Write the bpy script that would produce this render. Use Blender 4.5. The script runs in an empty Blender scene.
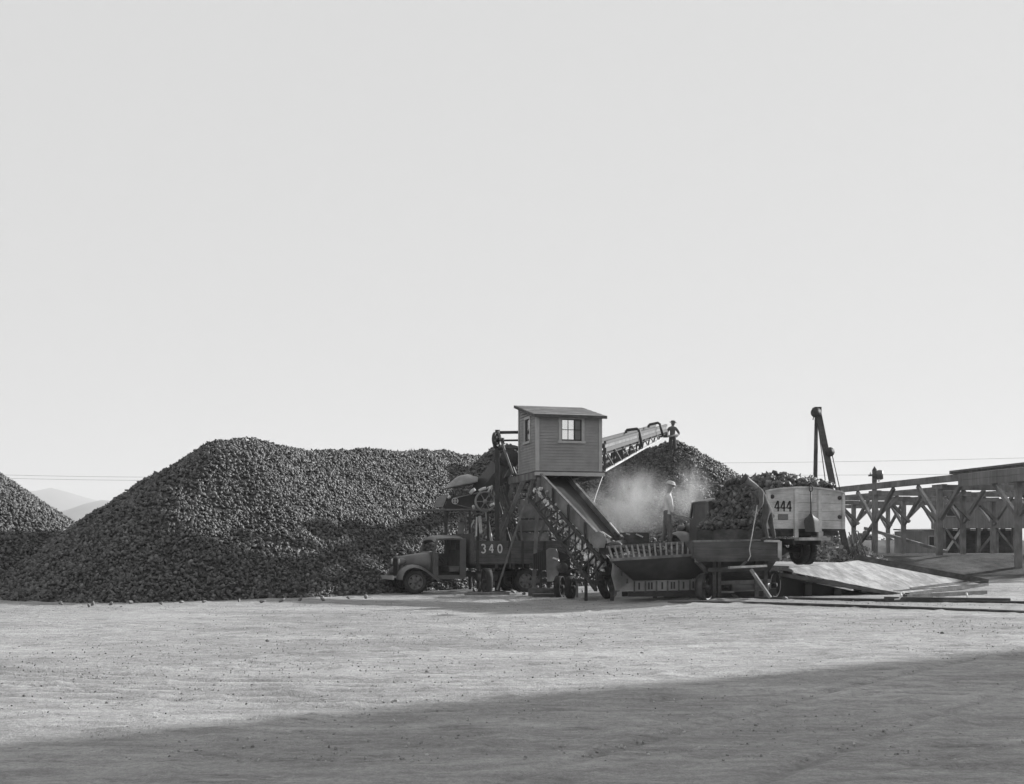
import bpy, bmesh, math, random
import numpy as np
from mathutils import Vector, Matrix

random.seed(7)
rng = np.random.default_rng(11)
scene = bpy.context.scene
COL = scene.collection
R = math.radians
F, CX, YH, CAMH = 1150.0, 512.0, 547.0, 1.6      # focal length in pixels, principal column, horizon row, eye height


SUN_AZ, SUN_EL, SUN_E, SKY_E, SKY_DUST, EXPOSURE, HAZE, SKY_K = 27, 21, 4.7, .085, 1.0, 1.0, .00035, 3.65

def W(px, py, D):
    """the place seen at a point of the photograph, D metres out"""
    return Vector(((px - CX) / F * D, D, CAMH + (YH - py) * D / F))


def V(*a):
    return Vector(a)


# ------------------------------------------------------------------ noise
def _hash(i, j, s):
    n = (i * 374761393 + j * 668265263 + s * 982451653) & 0xFFFFFFFF
    n = ((n ^ (n >> 13)) * 1274126177) & 0xFFFFFFFF
    return ((n ^ (n >> 16)) & 0xFFFF) / 65535.0


def vnoise(x, y, s=0):
    x = np.asarray(x, float); y = np.asarray(y, float)
    i = np.floor(x).astype(np.int64); j = np.floor(y).astype(np.int64)
    u = x - i; v = y - j
    u = u * u * (3 - 2 * u); v = v * v * (3 - 2 * v)
    a = _hash(i, j, s); b = _hash(i + 1, j, s); c = _hash(i, j + 1, s); d = _hash(i + 1, j + 1, s)
    return (a * (1 - u) + b * u) * (1 - v) + (c * (1 - u) + d * u) * v - 0.5


def sstep(a, b, x):
    t = np.clip((np.asarray(x, float) - a) / (b - a), 0, 1)
    return t * t * (3 - 2 * t)


# ------------------------------------------------------------------ materials (black-and-white film: every colour is a grey)
MATS = {}


def mat(name, v, rough=0.8, var=0.35, scale=3.0, stretch=(1, 1, 1), bump=0.0, bscale=None, metal=0.0, spec=0.3,
        stain=0.0, attr=None, coat=0.0):
    m = bpy.data.materials.new(name); m.use_nodes = True
    nt = m.node_tree; N = nt.nodes; L = nt.links
    p = N['Principled BSDF']
    p.inputs['Roughness'].default_value = rough
    p.inputs['Metallic'].default_value = metal
    p.inputs['Specular IOR Level'].default_value = spec
    if coat: p.inputs['Coat Weight'].default_value = coat
    tc = N.new('ShaderNodeTexCoord'); mp = N.new('ShaderNodeMapping'); mp.inputs['Scale'].default_value = stretch
    L.new(tc.outputs['Object'], mp.inputs['Vector'])
    n1 = N.new('ShaderNodeTexNoise'); n1.inputs['Scale'].default_value = scale; n1.inputs['Detail'].default_value = 7
    n1.inputs['Roughness'].default_value = 0.65
    L.new(mp.outputs[0], n1.inputs['Vector'])
    mr = N.new('ShaderNodeMapRange'); mr.inputs['From Min'].default_value = 0.25; mr.inputs['From Max'].default_value = 0.75
    mr.inputs['To Min'].default_value = v * (1 - var); mr.inputs['To Max'].default_value = v * (1 + var)
    L.new(n1.outputs['Fac'], mr.inputs['Value'])
    out = mr.outputs[0]
    if stain:
        n2 = N.new('ShaderNodeTexNoise'); n2.inputs['Scale'].default_value = scale * 0.35; n2.inputs['Detail'].default_value = 4
        L.new(tc.outputs['Object'], n2.inputs['Vector'])
        r2 = N.new('ShaderNodeMapRange'); r2.inputs['From Min'].default_value = 0.38; r2.inputs['From Max'].default_value = 0.62
        r2.inputs['To Min'].default_value = 1 - stain; r2.inputs['To Max'].default_value = 1 + stain * .5
        L.new(n2.outputs['Fac'], r2.inputs['Value'])
        mu = N.new('ShaderNodeMath'); mu.operation = 'MULTIPLY'; L.new(out, mu.inputs[0]); L.new(r2.outputs[0], mu.inputs[1])
        out = mu.outputs[0]
    if attr:
        at = N.new('ShaderNodeAttribute'); at.attribute_name = attr
        mu = N.new('ShaderNodeMath'); mu.operation = 'MULTIPLY'; L.new(out, mu.inputs[0]); L.new(at.outputs['Fac'], mu.inputs[1])
        out = mu.outputs[0]
    cc = N.new('ShaderNodeCombineColor')
    for k in range(3): L.new(out, cc.inputs[k])
    L.new(cc.outputs[0], p.inputs['Base Color'])
    if bump:
        n3 = N.new('ShaderNodeTexNoise'); n3.inputs['Scale'].default_value = bscale or scale * 6; n3.inputs['Detail'].default_value = 5
        L.new(mp.outputs[0], n3.inputs['Vector'])
        bp = N.new('ShaderNodeBump'); bp.inputs['Strength'].default_value = bump; bp.inputs['Distance'].default_value = 0.03
        L.new(n3.outputs['Fac'], bp.inputs['Height']); L.new(bp.outputs[0], p.inputs['Normal'])
    MATS[name] = m
    return m


M = MATS
mat('beet_skin', 0.070, .58, .5, 9, bump=.35, bscale=30, attr='tone', spec=.5)
mat('beet_soil', 0.035, .95, .4, 6)
mat('dark_paint', 0.085, .38, .35, 2.2, stain=.35, spec=.5)
mat('truck_paint', 0.115, .36, .3, 2.0, stain=.35, spec=.5)
mat('black_iron', 0.035, .6, .5, 5, spec=.4)
mat('worn_iron', 0.10, .5, .5, 6, metal=.4, stain=.4)
mat('bright_metal', 0.62, .35, .3, 8, metal=.5)
mat('housing_paint', 0.25, .5, .25, 3, stain=.35)
mat('sheet_metal', 0.20, .45, .35, 3, stain=.4, metal=.3)
mat('apron_steel', 0.07, .55, .3, 2.5, stain=.3)
mat('chrome', 0.7, .2, .1, 4, metal=.9)
mat('rubber', 0.035, .85, .4, 6, stain=.4)
mat('rim_paint', 0.13, .6, .4, 6)
mat('bed_wood', 0.09, .85, .4, 5, (.25, 4, 4), bump=.3, stain=.3)
mat('dark_wood', 0.075, .85, .45, 5, (.6, 2, 2), bump=.3, stain=.35)
mat('old_timber', 0.16, .9, .45, 5, (1, 1, .25), bump=.4, stain=.3)
mat('opaque_dark_glass', .05, .35, .4, 5, stain=.4, spec=.6)
mat('trestle_timber', 0.20, .9, .4, 4, (1, 1, .3), bump=.4, stain=.3)
mat('pale_timber', 0.42, .85, .35, 6, (1, 1, .4), bump=.3, stain=.25)
mat('siding_paint', 0.265, .7, .12, 6, (.4, 1, 4), bump=.15, stain=.12)
mat('trim_paint', 0.38, .65, .14, 6, bump=.1)
mat('roof_felt', 0.15, .85, .35, 4, stain=.25, bump=.3)
mat('white_boards', 0.52, .7, .2, 5, (.35, 1, 5), bump=.3, stain=.28)
mat('number_sunlit_white', 0.58, .8, .25, 14)  # painted figures; also engine-stand parts whitened to look sunlit
mat('number_black', 0.025, .7, .3, 10)
mat('plate_grey', 0.16, .5, .2, 30)
mat('belt_rubber', 0.03, .6, .3, 4)
mat('canvas', 0.20, .9, .2, 6, stain=.2)
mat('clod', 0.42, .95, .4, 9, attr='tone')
mat('rope', 0.42, .9, .2, 20)
mat('wire', 0.06, .6, .2, 8)
mat('shirt_light', 0.55, .9, .2, 9)
mat('shirt_mid', 0.20, .9, .25, 9)
mat('shirt_dark', 0.10, .9, .25, 9)
mat('denim', 0.075, .9, .3, 9)
mat('overalls', 0.12, .9, .3, 9)
mat('skin_tone', 0.30, .6, .15, 12)
mat('skin_shadow', 0.17, .6, .15, 12)
mat('hat_felt', 0.06, .9, .2, 9)
mat('hat_pale', 0.42, .9, .2, 9)
mat('leaf', 0.09, .8, .5, 3, attr='tone')
mat('twig', 0.10, .9, .4, 8)
mat('shed_wall', 0.22, .85, .3, 2, (3, 3, .3), stain=.2)
mat('seat_leather', 0.10, .6, .3, 6)
mat('hill_earth', 0.16, .95, .35, .006)
mat('barn_board', 0.19, .85, .3, 2, (4, 4, .3), stain=.2)


def glass(name):
    m = bpy.data.materials.new(name); m.use_nodes = True
    nt = m.node_tree; N = nt.nodes; L = nt.links
    for n in list(N): N.remove(n)
    o = N.new('ShaderNodeOutputMaterial'); mx = N.new('ShaderNodeMixShader'); t = N.new('ShaderNodeBsdfTransparent')
    t.inputs['Color'].default_value = (.9, .9, .9, 1)
    g = N.new('ShaderNodeBsdfGlossy'); g.inputs['Roughness'].default_value = .06
    f = N.new('ShaderNodeFresnel'); f.inputs['IOR'].default_value = 1.4
    L.new(f.outputs[0], mx.inputs['Fac']); L.new(t.outputs[0], mx.inputs[1]); L.new(g.outputs[0], mx.inputs[2])
    L.new(mx.outputs[0], o.inputs['Surface'])
    MATS[name] = m


glass('pane_glass')


# ------------------------------------------------------------------ mesh builder
def frame_from(d, up=None):
    d = Vector(d).normalized()
    up = Vector(up) if up is not None else Vector((0, 0, 1))
    if abs(d.dot(up.normalized())) > .985: up = Vector((0, 1, 0)) if abs(d.y) < .9 else Vector((1, 0, 0))
    s = d.cross(up).normalized(); u = s.cross(d).normalized()
    return d, s, u


class MB:
    def __init__(self): self.v = []; self.f = []; self.sm = []

    def add(self, vs, fs, smooth=False):
        b = len(self.v); self.v += [Vector(p) for p in vs]
        self.f += [tuple(b + i for i in f) for f in fs]; self.sm += [smooth] * len(fs)
        return self

    def box(self, c, s, m=None):
        c = Vector(c); hx, hy, hz = s[0] / 2, s[1] / 2, s[2] / 2
        P = [Vector((x, y, z)) for x in (-hx, hx) for y in (-hy, hy) for z in (-hz, hz)]
        if m is not None: P = [m @ p for p in P]
        return self.add([p + c for p in P], [(0, 1, 3, 2), (4, 6, 7, 5), (0, 4, 5, 1), (2, 3, 7, 6), (0, 2, 6, 4), (1, 5, 7, 3)])

    def span(self, a, b):
        return self.box([(p + q) / 2 for p, q in zip(a, b)], [abs(q - p) for p, q in zip(a, b)])

    def beam(self, a, b, w, h, up=None):
        a = Vector(a); b = Vector(b); d, s, u = frame_from(b - a, up)
        P = [q + s * x * w / 2 + u * y * h / 2 for q in (a, b) for x, y in ((-1, -1), (1, -1), (1, 1), (-1, 1))]
        return self.add(P, [(3, 2, 1, 0), (4, 5, 6, 7), (0, 1, 5, 4), (1, 2, 6, 5), (2, 3, 7, 6), (3, 0, 4, 7)])

    def tube(self, pts, r, n=8, cap=True, smooth=True):
        pts = [Vector(p) for p in pts]
        rs = list(r) if hasattr(r, '__len__') else [r] * len(pts)
        P = []; up = None
        for i, p in enumerate(pts):
            d = (pts[min(i + 1, len(pts) - 1)] - pts[max(i - 1, 0)])
            d, s, u = frame_from(d, up); up = u
            for k in range(n):
                a = 2 * math.pi * k / n
                P.append(p + (s * math.cos(a) + u * math.sin(a)) * rs[i])
        Fs = []
        for i in range(len(pts) - 1):
            for k in range(n):
                k2 = (k + 1) % n
                Fs.append((i * n + k, i * n + k2, (i + 1) * n + k2, (i + 1) * n + k))
        self.add(P, Fs, smooth)
        if cap:
            b = len(self.v) - len(P)
            self.f.append(tuple(b + k for k in range(n))[::-1]); self.sm.append(False)
            self.f.append(tuple(b + (len(pts) - 1) * n + k for k in range(n))); self.sm.append(False)
        return self

    def lathe(self, prof, o, axis, n=20, smooth=True, squash=(1, 1), ring=False):
        """prof: (along axis, radius)"""
        d, s, u = frame_from(axis); o = Vector(o); P = []; Fs = []
        for (t, r) in prof:
            for k in range(n):
                a = 2 * math.pi * k / n
                P.append(o + d * t + s * math.cos(a) * r * squash[0] + u * math.sin(a) * r * squash[1])
        for i in range(len(prof) - 1):
            for k in range(n):
                k2 = (k + 1) % n
                Fs.append((i * n + k, i * n + k2, (i + 1) * n + k2, (i + 1) * n + k))
        if ring:
            e = (len(prof) - 1) * n
            Fs += [(e + k, e + (k + 1) % n, (k + 1) % n, k) for k in range(n)]
        else:
            Fs.append(tuple(range(n))[::-1]); Fs.append(tuple((len(prof) - 1) * n + k for k in range(n)))
        return self.add(P, Fs, smooth)

    def prism(self, poly, off):
        """closed polygon of points, pushed along off"""
        n = len(poly); P = [Vector(p) for p in poly]; o = Vector(off)
        return self.add(P + [p + o for p in P], [tuple(range(n))[::-1], tuple(range(n, 2 * n))] +
                        [(i, (i + 1) % n, n + (i + 1) % n, n + i) for i in range(n)])

    def grid(self, rows, smooth=True):
        n = len(rows[0]); P = [p for r in rows for p in r]
        return self.add(P, [(i * n + k, i * n + k + 1, (i + 1) * n + k + 1, (i + 1) * n + k)
                            for i in range(len(rows) - 1) for k in range(n - 1)], smooth)

    def loft(self, secs, smooth=True, cap=True):
        """closed sections joined"""
        n = len(secs[0]); P = [p for r in secs for p in r]
        Fs = [(i * n + k, i * n + (k + 1) % n, (i + 1) * n + (k + 1) % n, (i + 1) * n + k)
              for i in range(len(secs) - 1) for k in range(n)]
        self.add(P, Fs, smooth)
        if cap:
            b = len(self.v) - len(P)
            self.f.append(tuple(b + k for k in range(n))[::-1]); self.sm.append(False)
            self.f.append(tuple(b + (len(secs) - 1) * n + k for k in range(n))); self.sm.append(False)
        return self

    def ball(self, c, r, n=10, s=(1, 1, 1)):
        prof = [(-math.cos(math.pi * i / n) * r * s[2], max(.001, math.sin(math.pi * i / n) * r)) for i in range(n + 1)]
        return self.lathe(prof, c, (0, 0, 1), n=n + 4, squash=(s[0], s[1]))

    def build(self, name, m, parent=None, local=False, bevel=0):
        me = bpy.data.meshes.new(name)
        vs = self.v
        if parent is not None and not local:
            inv = world_of(parent).inverted(); vs = [inv @ p for p in vs]
        me.from_pydata([tuple(p) for p in vs], [], self.f)
        me.polygons.foreach_set('use_smooth', self.sm)
        bm = bmesh.new(); bm.from_mesh(me); bmesh.ops.recalc_face_normals(bm, faces=bm.faces)
        if bevel: bmesh.ops.bevel(bm, geom=[e for e in bm.edges if len(e.link_faces) == 2 and e.calc_face_angle() > .6],
                                  offset=bevel, segments=1, affect='EDGES')
        bm.to_mesh(me); bm.free()
        o = bpy.data.objects.new(name, me); COL.objects.link(o)
        if m is not None: me.materials.append(MATS[m] if isinstance(m, str) else m)
        if parent is not None: o.parent = parent
        return o


def world_of(o):
    m = o.matrix_basis.copy()
    while o.parent is not None:
        o = o.parent; m = o.matrix_basis @ m
    return m


def tag(o, label=None, cat=None, group=None, kind=None):
    if label: o['label'] = label
    if cat: o['category'] = cat
    if group: o['group'] = group
    if kind: o['kind'] = kind
    return o


def empty(name, loc, rz=0, label=None, cat=None, group=None):
    o = bpy.data.objects.new(name, None); COL.objects.link(o)
    o.empty_display_size = .3
    o.matrix_basis = Matrix.Translation(Vector(loc)) @ Matrix.Rotation(rz, 4, 'Z')
    return tag(o, label, cat, group)


def ribbon_number(strokes, org, ux, uy, size, w, normal):
    """brush-painted figures: each stroke a mitred flat ribbon"""
    mb = MB(); ux = Vector(ux); uy = Vector(uy); nn = Vector(normal)
    for si, st in enumerate(strokes):
        P = [Vector((a, b)) for a, b in st]
        lo = []; hi = []
        for i, p in enumerate(P):
            d = (P[min(i + 1, len(P) - 1)] - P[max(i - 1, 0)]).normalized(); nrm = Vector((-d.y, d.x)) * w / 2
            lo.append(p - nrm); hi.append(p + nrm)
        rows = [[Vector(org) + ux * q.x * size + uy * q.y * size + nn * (.004 + .0015 * si) for q in r] for r in (lo, hi)]
        mb.grid(rows, False)
    return mb


def arc(cx, cy, rx, ry, a0, a1, n=10):
    return [(cx + rx * math.cos(R(a0 + (a1 - a0) * i / n)), cy + ry * math.sin(R(a0 + (a1 - a0) * i / n))) for i in range(n + 1)]


DIG3 = [arc(.25, .75, .24, .24, 150, -80, 9) + arc(.25, .26, .26, .26, 80, -150, 9)]
DIG4 = [[(.36, 1.0), (.2, .7), (.02, .34), (.3, .33), (.56, .35)], [(.40, 1.0), (.40, .5), (.39, 0)]]
DIG0 = [arc(.27, .5, .25, .48, 90, 450, 18)]


def shift(st, dx): return [[(a + dx, b) for a, b in s] for s in st]

# ------------------------------------------------------------------ ground
def ground_z(x, y):
    x = np.asarray(x, float); y = np.asarray(y, float)
    z = 0.18 * sstep(1, 6, x) * sstep(16, 28, y) * (1 - sstep(60, 110, y))
    bank = sstep(10.0, 13.5, x) * sstep(41.0, 47.5, y) * (1 - sstep(100, 180, y))
    z = z + bank * (1.24 - .18)
    z = z + .12 * sstep(12, 18, x) * sstep(36, 40, y) * (1 - sstep(41, 46, y))
    return z


def gz(x, y): return float(ground_z(x, y))


def tracks(x, y):
    """wheel ruts of the trucks that turned in the yard"""
    z = np.zeros_like(x); r = np.random.default_rng(5)
    for k in range(20):
        x0 = r.uniform(-8, 10); y0 = r.uniform(8, 29); a = r.uniform(-.35, .35) + (.7 if k % 4 == 0 else 0); c = r.uniform(-.02, .02)
        dx = x - x0
        f = y - (y0 + math.tan(a) * dx + c * dx * dx + .25 * np.sin(dx * .35 + k))
        f = f * math.cos(a); dep = r.uniform(.008, .026); wd = r.uniform(.04, .085)
        on = sstep(-14, -9, dx * r.choice([-1, 1]) - r.uniform(-6, 6))
        for s in (0, 1.5):
            e = (f - s) / wd
            z += on * dep * (-np.exp(-e * e) + .55 * np.exp(-(e - 2) ** 2) + .55 * np.exp(-(e + 2) ** 2))
    # the curved sweep of tracks at the left of the yard
    for k in range(6):
        cxr, cyr, rad = -1.5, 27 + .2 * k, 13.0 + .62 * k
        d = np.hypot(x - cxr, (y - cyr)) - rad
        e = d / .13; on = sstep(1.5, -1.0, x) * sstep(27, 22, y)
        z += on * .024 * (-np.exp(-e * e) + .5 * np.exp(-(e - 2) ** 2) + .5 * np.exp(-(e + 2) ** 2))
    return z


def axis_pts(a, b, step, far, k=1.25):
    mid = list(np.arange(a, b + 1e-6, step)); lo = []; s = step; p = a
    while p > -far: s = min(s * k, 400); p -= s; lo.append(p)
    hi = []; s = step; p = b
    while p < far: s = min(s * k, 400); p += s; hi.append(p)
    return np.array(lo[::-1] + mid + hi)


def build_ground():
    xs = axis_pts(-15, 16, .095, 4200); ys = axis_pts(7.5, 41, .095, 4300)
    ys = ys[ys > -400]
    X, Y = np.meshgrid(xs, ys)
    Z = ground_z(X, Y)
    near = sstep(4, 7.5, Y) * (1 - sstep(42, 60, Y)) * sstep(-22, -16, X) * (1 - sstep(17, 25, X))
    relief = tracks(X, Y) + .025 * vnoise(X * .22, Y * .4, 1) + .010 * vnoise(X * .8, Y * 1.3, 2) + .010 * vnoise(X * 2.2, Y * 3.0, 3) \
        + .012 * vnoise(X * 5.0, Y * 5.5, 4)
    lump = np.maximum(0, vnoise(X * 3.2, Y * 3.2, 9) - .22) * .12
    Z = Z + (relief + lump) * near
    # distant ground settles a little so hills and levee stand on it
    ny, nx = X.shape
    co = np.stack([X, Y, Z], -1).reshape(-1, 3)
    idx = np.arange(nx * ny).reshape(ny, nx)
    q = np.stack([idx[:-1, :-1], idx[:-1, 1:], idx[1:, 1:], idx[1:, :-1]], -1).reshape(-1, 4)
    me = fast_mesh('ground', co, q, True)
    weed = (sstep(10.5, 13, X) * sstep(41.6, 43, Y)) * (1.0 + .5 * vnoise(X * 1.3, Y * 1.3, 22)) + sstep(50, 70, Y) * .6
    loose = np.clip(relief * 14 + .5, 0, 1)
    for nm, a in (('weed', np.clip(weed, 0, 1)), ('loose', loose)):
        at = me.attributes.new(nm, 'FLOAT', 'POINT'); at.data.foreach_set('value', a.reshape(-1).astype(np.float32))
    m = bpy.data.materials.new('yard_dirt'); m.use_nodes = True
    nt = m.node_tree; N = nt.nodes; L = nt.links; p = N['Principled BSDF']
    p.inputs['Roughness'].default_value = .95; p.inputs['Specular IOR Level'].default_value = .1
    tc = N.new('ShaderNodeTexCoord')

    def noise(scale, st=(1, 1, 1), det=8, ro=.65):
        mp = N.new('ShaderNodeMapping'); mp.inputs['Scale'].default_value = st; L.new(tc.outputs['Object'], mp.inputs[0])
        n = N.new('ShaderNodeTexNoise'); n.inputs['Scale'].default_value = scale; n.inputs['Detail'].default_value = det
        n.inputs['Roughness'].default_value = ro; L.new(mp.outputs[0], n.inputs['Vector']); return n.outputs['Fac']

    def mrange(s, a, b, c, d):
        r = N.new('ShaderNodeMapRange'); L.new(s, r.inputs[0])
        for k, vv in zip((1, 2, 3, 4), (a, b, c, d)): r.inputs[k].default_value = vv
        return r.outputs[0]

    def mul(a, b, op='MULTIPLY'):
        n = N.new('ShaderNodeMath'); n.operation = op
        for k, s in enumerate((a, b)):
            if isinstance(s, float): n.inputs[k].default_value = s
            else: L.new(s, n.inputs[k])
        return n.outputs[0]
    base = mul(mrange(noise(.35, (.5, 1.3, 1)), .3, .7, .72, 1.22), mrange(noise(3.2, (.5, 1.6, 1)), .3, .7, .74, 1.24))
    base = mul(base, mrange(noise(16), .3, .7, .8, 1.18)); base = mul(base, mrange(noise(70), .3, .7, .74, 1.24))
    dark = mrange(noise(1.1, (.6, 1.4, 1), 10, .75), .56, .68, 1.0, .55)       # damp, trodden patches and scraps
    base = mul(base, dark)
    fleck = mrange(noise(7.5, (.45, 1.5, 1), 6, .8), .60, .70, 1.0, .45)          # dry scraps and clods pressed into the dirt
    base = mul(base, fleck)
    patch = mrange(noise(.55, (.6, 1.2, 1), 3, .5), .45, .65, 0.0, 1.0)
    fine = mrange(noise(24, (.5, 1.3, 1), 4, .8), .55, .68, 1.0, .5)
    pm_ = N.new('ShaderNodeMix'); pm_.inputs['A'].default_value = 1.0; L.new(patch, pm_.inputs['Factor']); L.new(fine, pm_.inputs['B'])
    base = mul(base, pm_.outputs['Result'])
    at = N.new('ShaderNodeAttribute'); at.attribute_name = 'loose'
    base = mul(base, mrange(at.outputs['Fac'], 0, 1, .74, 1.2))
    base = mul(base, .35)
    wd = N.new('ShaderNodeAttribute'); wd.attribute_name = 'weed'
    wcol = mul(mrange(noise(2.5, (1, 1, 1)), .3, .7, .4, 1.6), .055)
    mx = N.new('ShaderNodeMix'); L.new(wd.outputs['Fac'], mx.inputs['Factor']); L.new(base, mx.inputs['A']); L.new(wcol, mx.inputs['B'])
    cc = N.new('ShaderNodeCombineColor')
    for k in range(3): L.new(mx.outputs['Result'], cc.inputs[k])
    L.new(cc.outputs[0], p.inputs['Base Color'])
    bp = N.new('ShaderNodeBump'); bp.inputs['Strength'].default_value = .8; bp.inputs['Distance'].default_value = .05
    h = mul(noise(9, (1, 1, 1), 9, .7), mul(noise(40), .4), 'ADD')
    L.new(h, bp.inputs['Height']); L.new(bp.outputs[0], p.inputs['Normal'])
    me.materials.append(m)
    o = bpy.data.objects.new('ground', me); COL.objects.link(o); tag(o, kind='structure')


def fast_mesh(name, co, faces, smooth=True):
    """numpy arrays -> mesh; faces N x 3 or N x 4"""
    me = bpy.data.meshes.new(name); k = faces.shape[1]
    me.vertices.add(len(co)); me.vertices.foreach_set('co', np.asarray(co, np.float32).reshape(-1))
    me.loops.add(faces.size); me.loops.foreach_set('vertex_index', faces.reshape(-1).astype(np.int32))
    me.polygons.add(len(faces))
    me.polygons.foreach_set('loop_start', (np.arange(len(faces)) * k).astype(np.int32))
    me.polygons.foreach_set('use_smooth', np.full(len(faces), smooth, bool))
    me.update(calc_edges=True)
    return me


build_ground()

# ------------------------------------------------------------------ beets
_ph = (1 + 5 ** .5) / 2


def beet_proto():
    P = [(0, 0, -1.35)]
    for z, r in ((-.45, .62), (.35, .86), (.72, .55)):
        for k in range(6):
            a = 2 * math.pi * (k + .5 * (z > 0)) / 6
            P.append((r * math.cos(a), r * math.sin(a), z))
    P.append((0, 0, .95)); P = np.array(P); Fs = []
    for k in range(6): Fs.append((0, 1 + (k + 1) % 6, 1 + k))
    for r in range(2):
        for k in range(6):
            a, b = 1 + r * 6 + k, 1 + r * 6 + (k + 1) % 6; c, d = a + 6, b + 6
            Fs += [(a, b, d), (a, d, c)]
    for k in range(6): Fs.append((13 + k, 13 + (k + 1) % 6, 19))
    return P, np.array(Fs)


BP, BF = beet_proto()


def rand_rot(n, r):
    q = r.normal(size=(n, 4)); q /= np.linalg.norm(q, axis=1)[:, None]
    w, x, y, z = q.T
    return np.stack([np.stack([1 - 2 * (y * y + z * z), 2 * (x * y - z * w), 2 * (x * z + y * w)], -1),
                     np.stack([2 * (x * y + z * w), 1 - 2 * (x * x + z * z), 2 * (y * z - x * w)], -1),
                     np.stack([2 * (x * z - y * w), 2 * (y * z + x * w), 1 - 2 * (x * x + y * y)], -1)], 1)


def beets_at(pts, size, r, tone=(.35, 1.9)):
    """many beets as arrays"""
    n = len(pts); rot = rand_rot(n, r)
    sc = size * np.clip(np.exp(r.normal(0, .30, n)), .45, 1.75)
    P = BP[None] * r.uniform(.68, 1.32, (n, len(BP), 1)) * np.stack([r.uniform(.75, 1.1, n), r.uniform(.75, 1.1, n), r.uniform(.7, 1.5, n)], -1)[:, None]
    P = np.einsum('nij,nvj->nvi', rot, P) * sc[:, None, None] + pts[:, None]
    Fs = BF[None] + (np.arange(n) * len(BP))[:, None, None]
    t = np.exp(r.normal(0, .38, n)) * np.where(r.uniform(0, 1, n) < .04, 2.2, 1); t = np.clip(t, *tone)
    return P.reshape(-1, 3), Fs.reshape(-1, 3), np.repeat(t, len(BP))


def heap(name, hf, x0, x1, y0, y1, dens, size, seed, label, step=.25, backcut=.3, tone=(.3, 2.2), base=ground_z):
    """a heap: one skin of soil-caked beets below, thousands of single beets on top; one object"""
    r = np.random.default_rng(seed)
    xs = np.arange(x0, x1 + step, step); ys = np.arange(y0, y1 + step, step)
    X, Y = np.meshgrid(xs, ys); H = hf(X, Y)
    co = np.stack([X, Y, H - .06], -1).reshape(-1, 3)
    ny, nx = X.shape; idx = np.arange(nx * ny).reshape(ny, nx)
    q = np.stack([idx[:-1, :-1], idx[:-1, 1:], idx[1:, 1:], idx[1:, :-1]], -1).reshape(-1, 4)
    zb = base(X, Y).reshape(-1)
    keep = (co[q][:, :, 2] > zb[q] - .05).any(1)
    q = q[keep]
    n = int((x1 - x0) * (y1 - y0) * dens)
    px = r.uniform(x0, x1, n); py = r.uniform(y0, y1, n); ph = hf(px, py); e = .15
    gx = (hf(px + e, py) - hf(px - e, py)) / (2 * e); gy = (hf(px, py + e) - hf(px, py - e)) / (2 * e)
    nl = np.sqrt(1 + gx * gx + gy * gy)
    vx, vy, vz = px, py, ph - CAMH; vl = np.sqrt(vx * vx + vy * vy + vz * vz)
    facing = (-gx * vx - gy * vy + vz) / (nl * vl)            # < 0 faces the yard
    ok = (ph > base(px, py) - .02) & (facing < backcut) & (r.uniform(0, 1, n) < nl / 1.6)
    px, py, ph = px[ok], py[ok], ph[ok]
    pts = np.stack([px, py, ph + r.uniform(-.05, .055, len(px)) * (size / .085)], -1)
    bp, bf, bt = beets_at(pts, size, r, tone)
    tri = np.concatenate([q[:, [0, 1, 2]], q[:, [0, 2, 3]]])
    allv = np.concatenate([co, bp]); allf = np.concatenate([tri, bf + len(co)])
    me = fast_mesh(name, allv, allf, True)
    at = me.attributes.new('tone', 'FLOAT', 'POINT')
    at.data.foreach_set('value', np.concatenate([np.full(len(co), .25), bt]).astype(np.float32))
    me.materials.append(M['beet_skin'])
    o = bpy.data.objects.new(name, me); COL.objects.link(o)
    tag(o, label, 'beet heap', kind='stuff')
    return o


def seg_dist(x, y, a, b):
    ax, ay = a; bx, by = b; dx, dy = bx - ax, by - ay
    t = np.clip(((x - ax) * dx + (y - ay) * dy) / (dx * dx + dy * dy), 0, 1)
    return np.hypot(x - ax - t * dx, y - ay - t * dy), t


def rough(x, y, s):
    return .36 * vnoise(x * .35, y * .35, s) + .28 * vnoise(x * .9, y * .9, s + 1) + .16 * vnoise(x * 2.3, y * 2.3, s + 2)


def soft(d, k=.5): return np.sqrt(d * d + k * k) - k


def h_main(x, y):
    d, t = seg_dist(x, y, (-10.2, 41.2), (2.6, 66.0))
    top = 5.2 + 1.55 * t + .22 * np.exp(-((t - .03) / .06) ** 2)
    ang = ((x + 10.2) * 24.8 - (y - 41.2) * 12.8) / 27.9 / np.maximum(d, .05)      # +1 on the right flank
    sl = .69 + .29 * sstep(.35, .95, ang)
    return top - sl * soft(d, .6) + .75 * rough(x, y, 31)


def h_right(x, y):
    d, t = seg_dist(x, y, (8.3, 58.0), (4.0, 60.0))
    d2 = np.hypot(x + 0.3, y - 54.0)                               # lower shoulder hidden behind the clapboard shed, added to shade the long heap
    return np.maximum(6.95 - .9 * t - .70 * soft(d, .5), 6.35 - .76 * soft(d2, .4)) + .8 * rough(x, y, 41)


def h_left(x, y):
    d, t = seg_dist(x, y, (-22.8, 43.0), (-27.5, 46.0))
    return 6.1 - .67 * soft(d, .6) + .75 * rough(x, y, 51)


heap('beet_heap', h_main, -20, 13, 31.5, 70, 205, .051, 1, 'long dark beet heap behind the number 340 truck, flat crest and sunlit flank')
heap('beet_heap', h_right, -9, 19.5, 44.5, 68, 165, .060, 2, 'steep beet heap with the worker in the hat standing on its peak')
heap('beet_heap', h_left, -25, -13.0, 32.5, 50, 205, .051, 3, 'dark beet slope cut off by the left edge of the photo')

# ------------------------------------------------------------------ wheels and trucks
def lerp(a, b, t): return a + (b - a) * t


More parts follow.
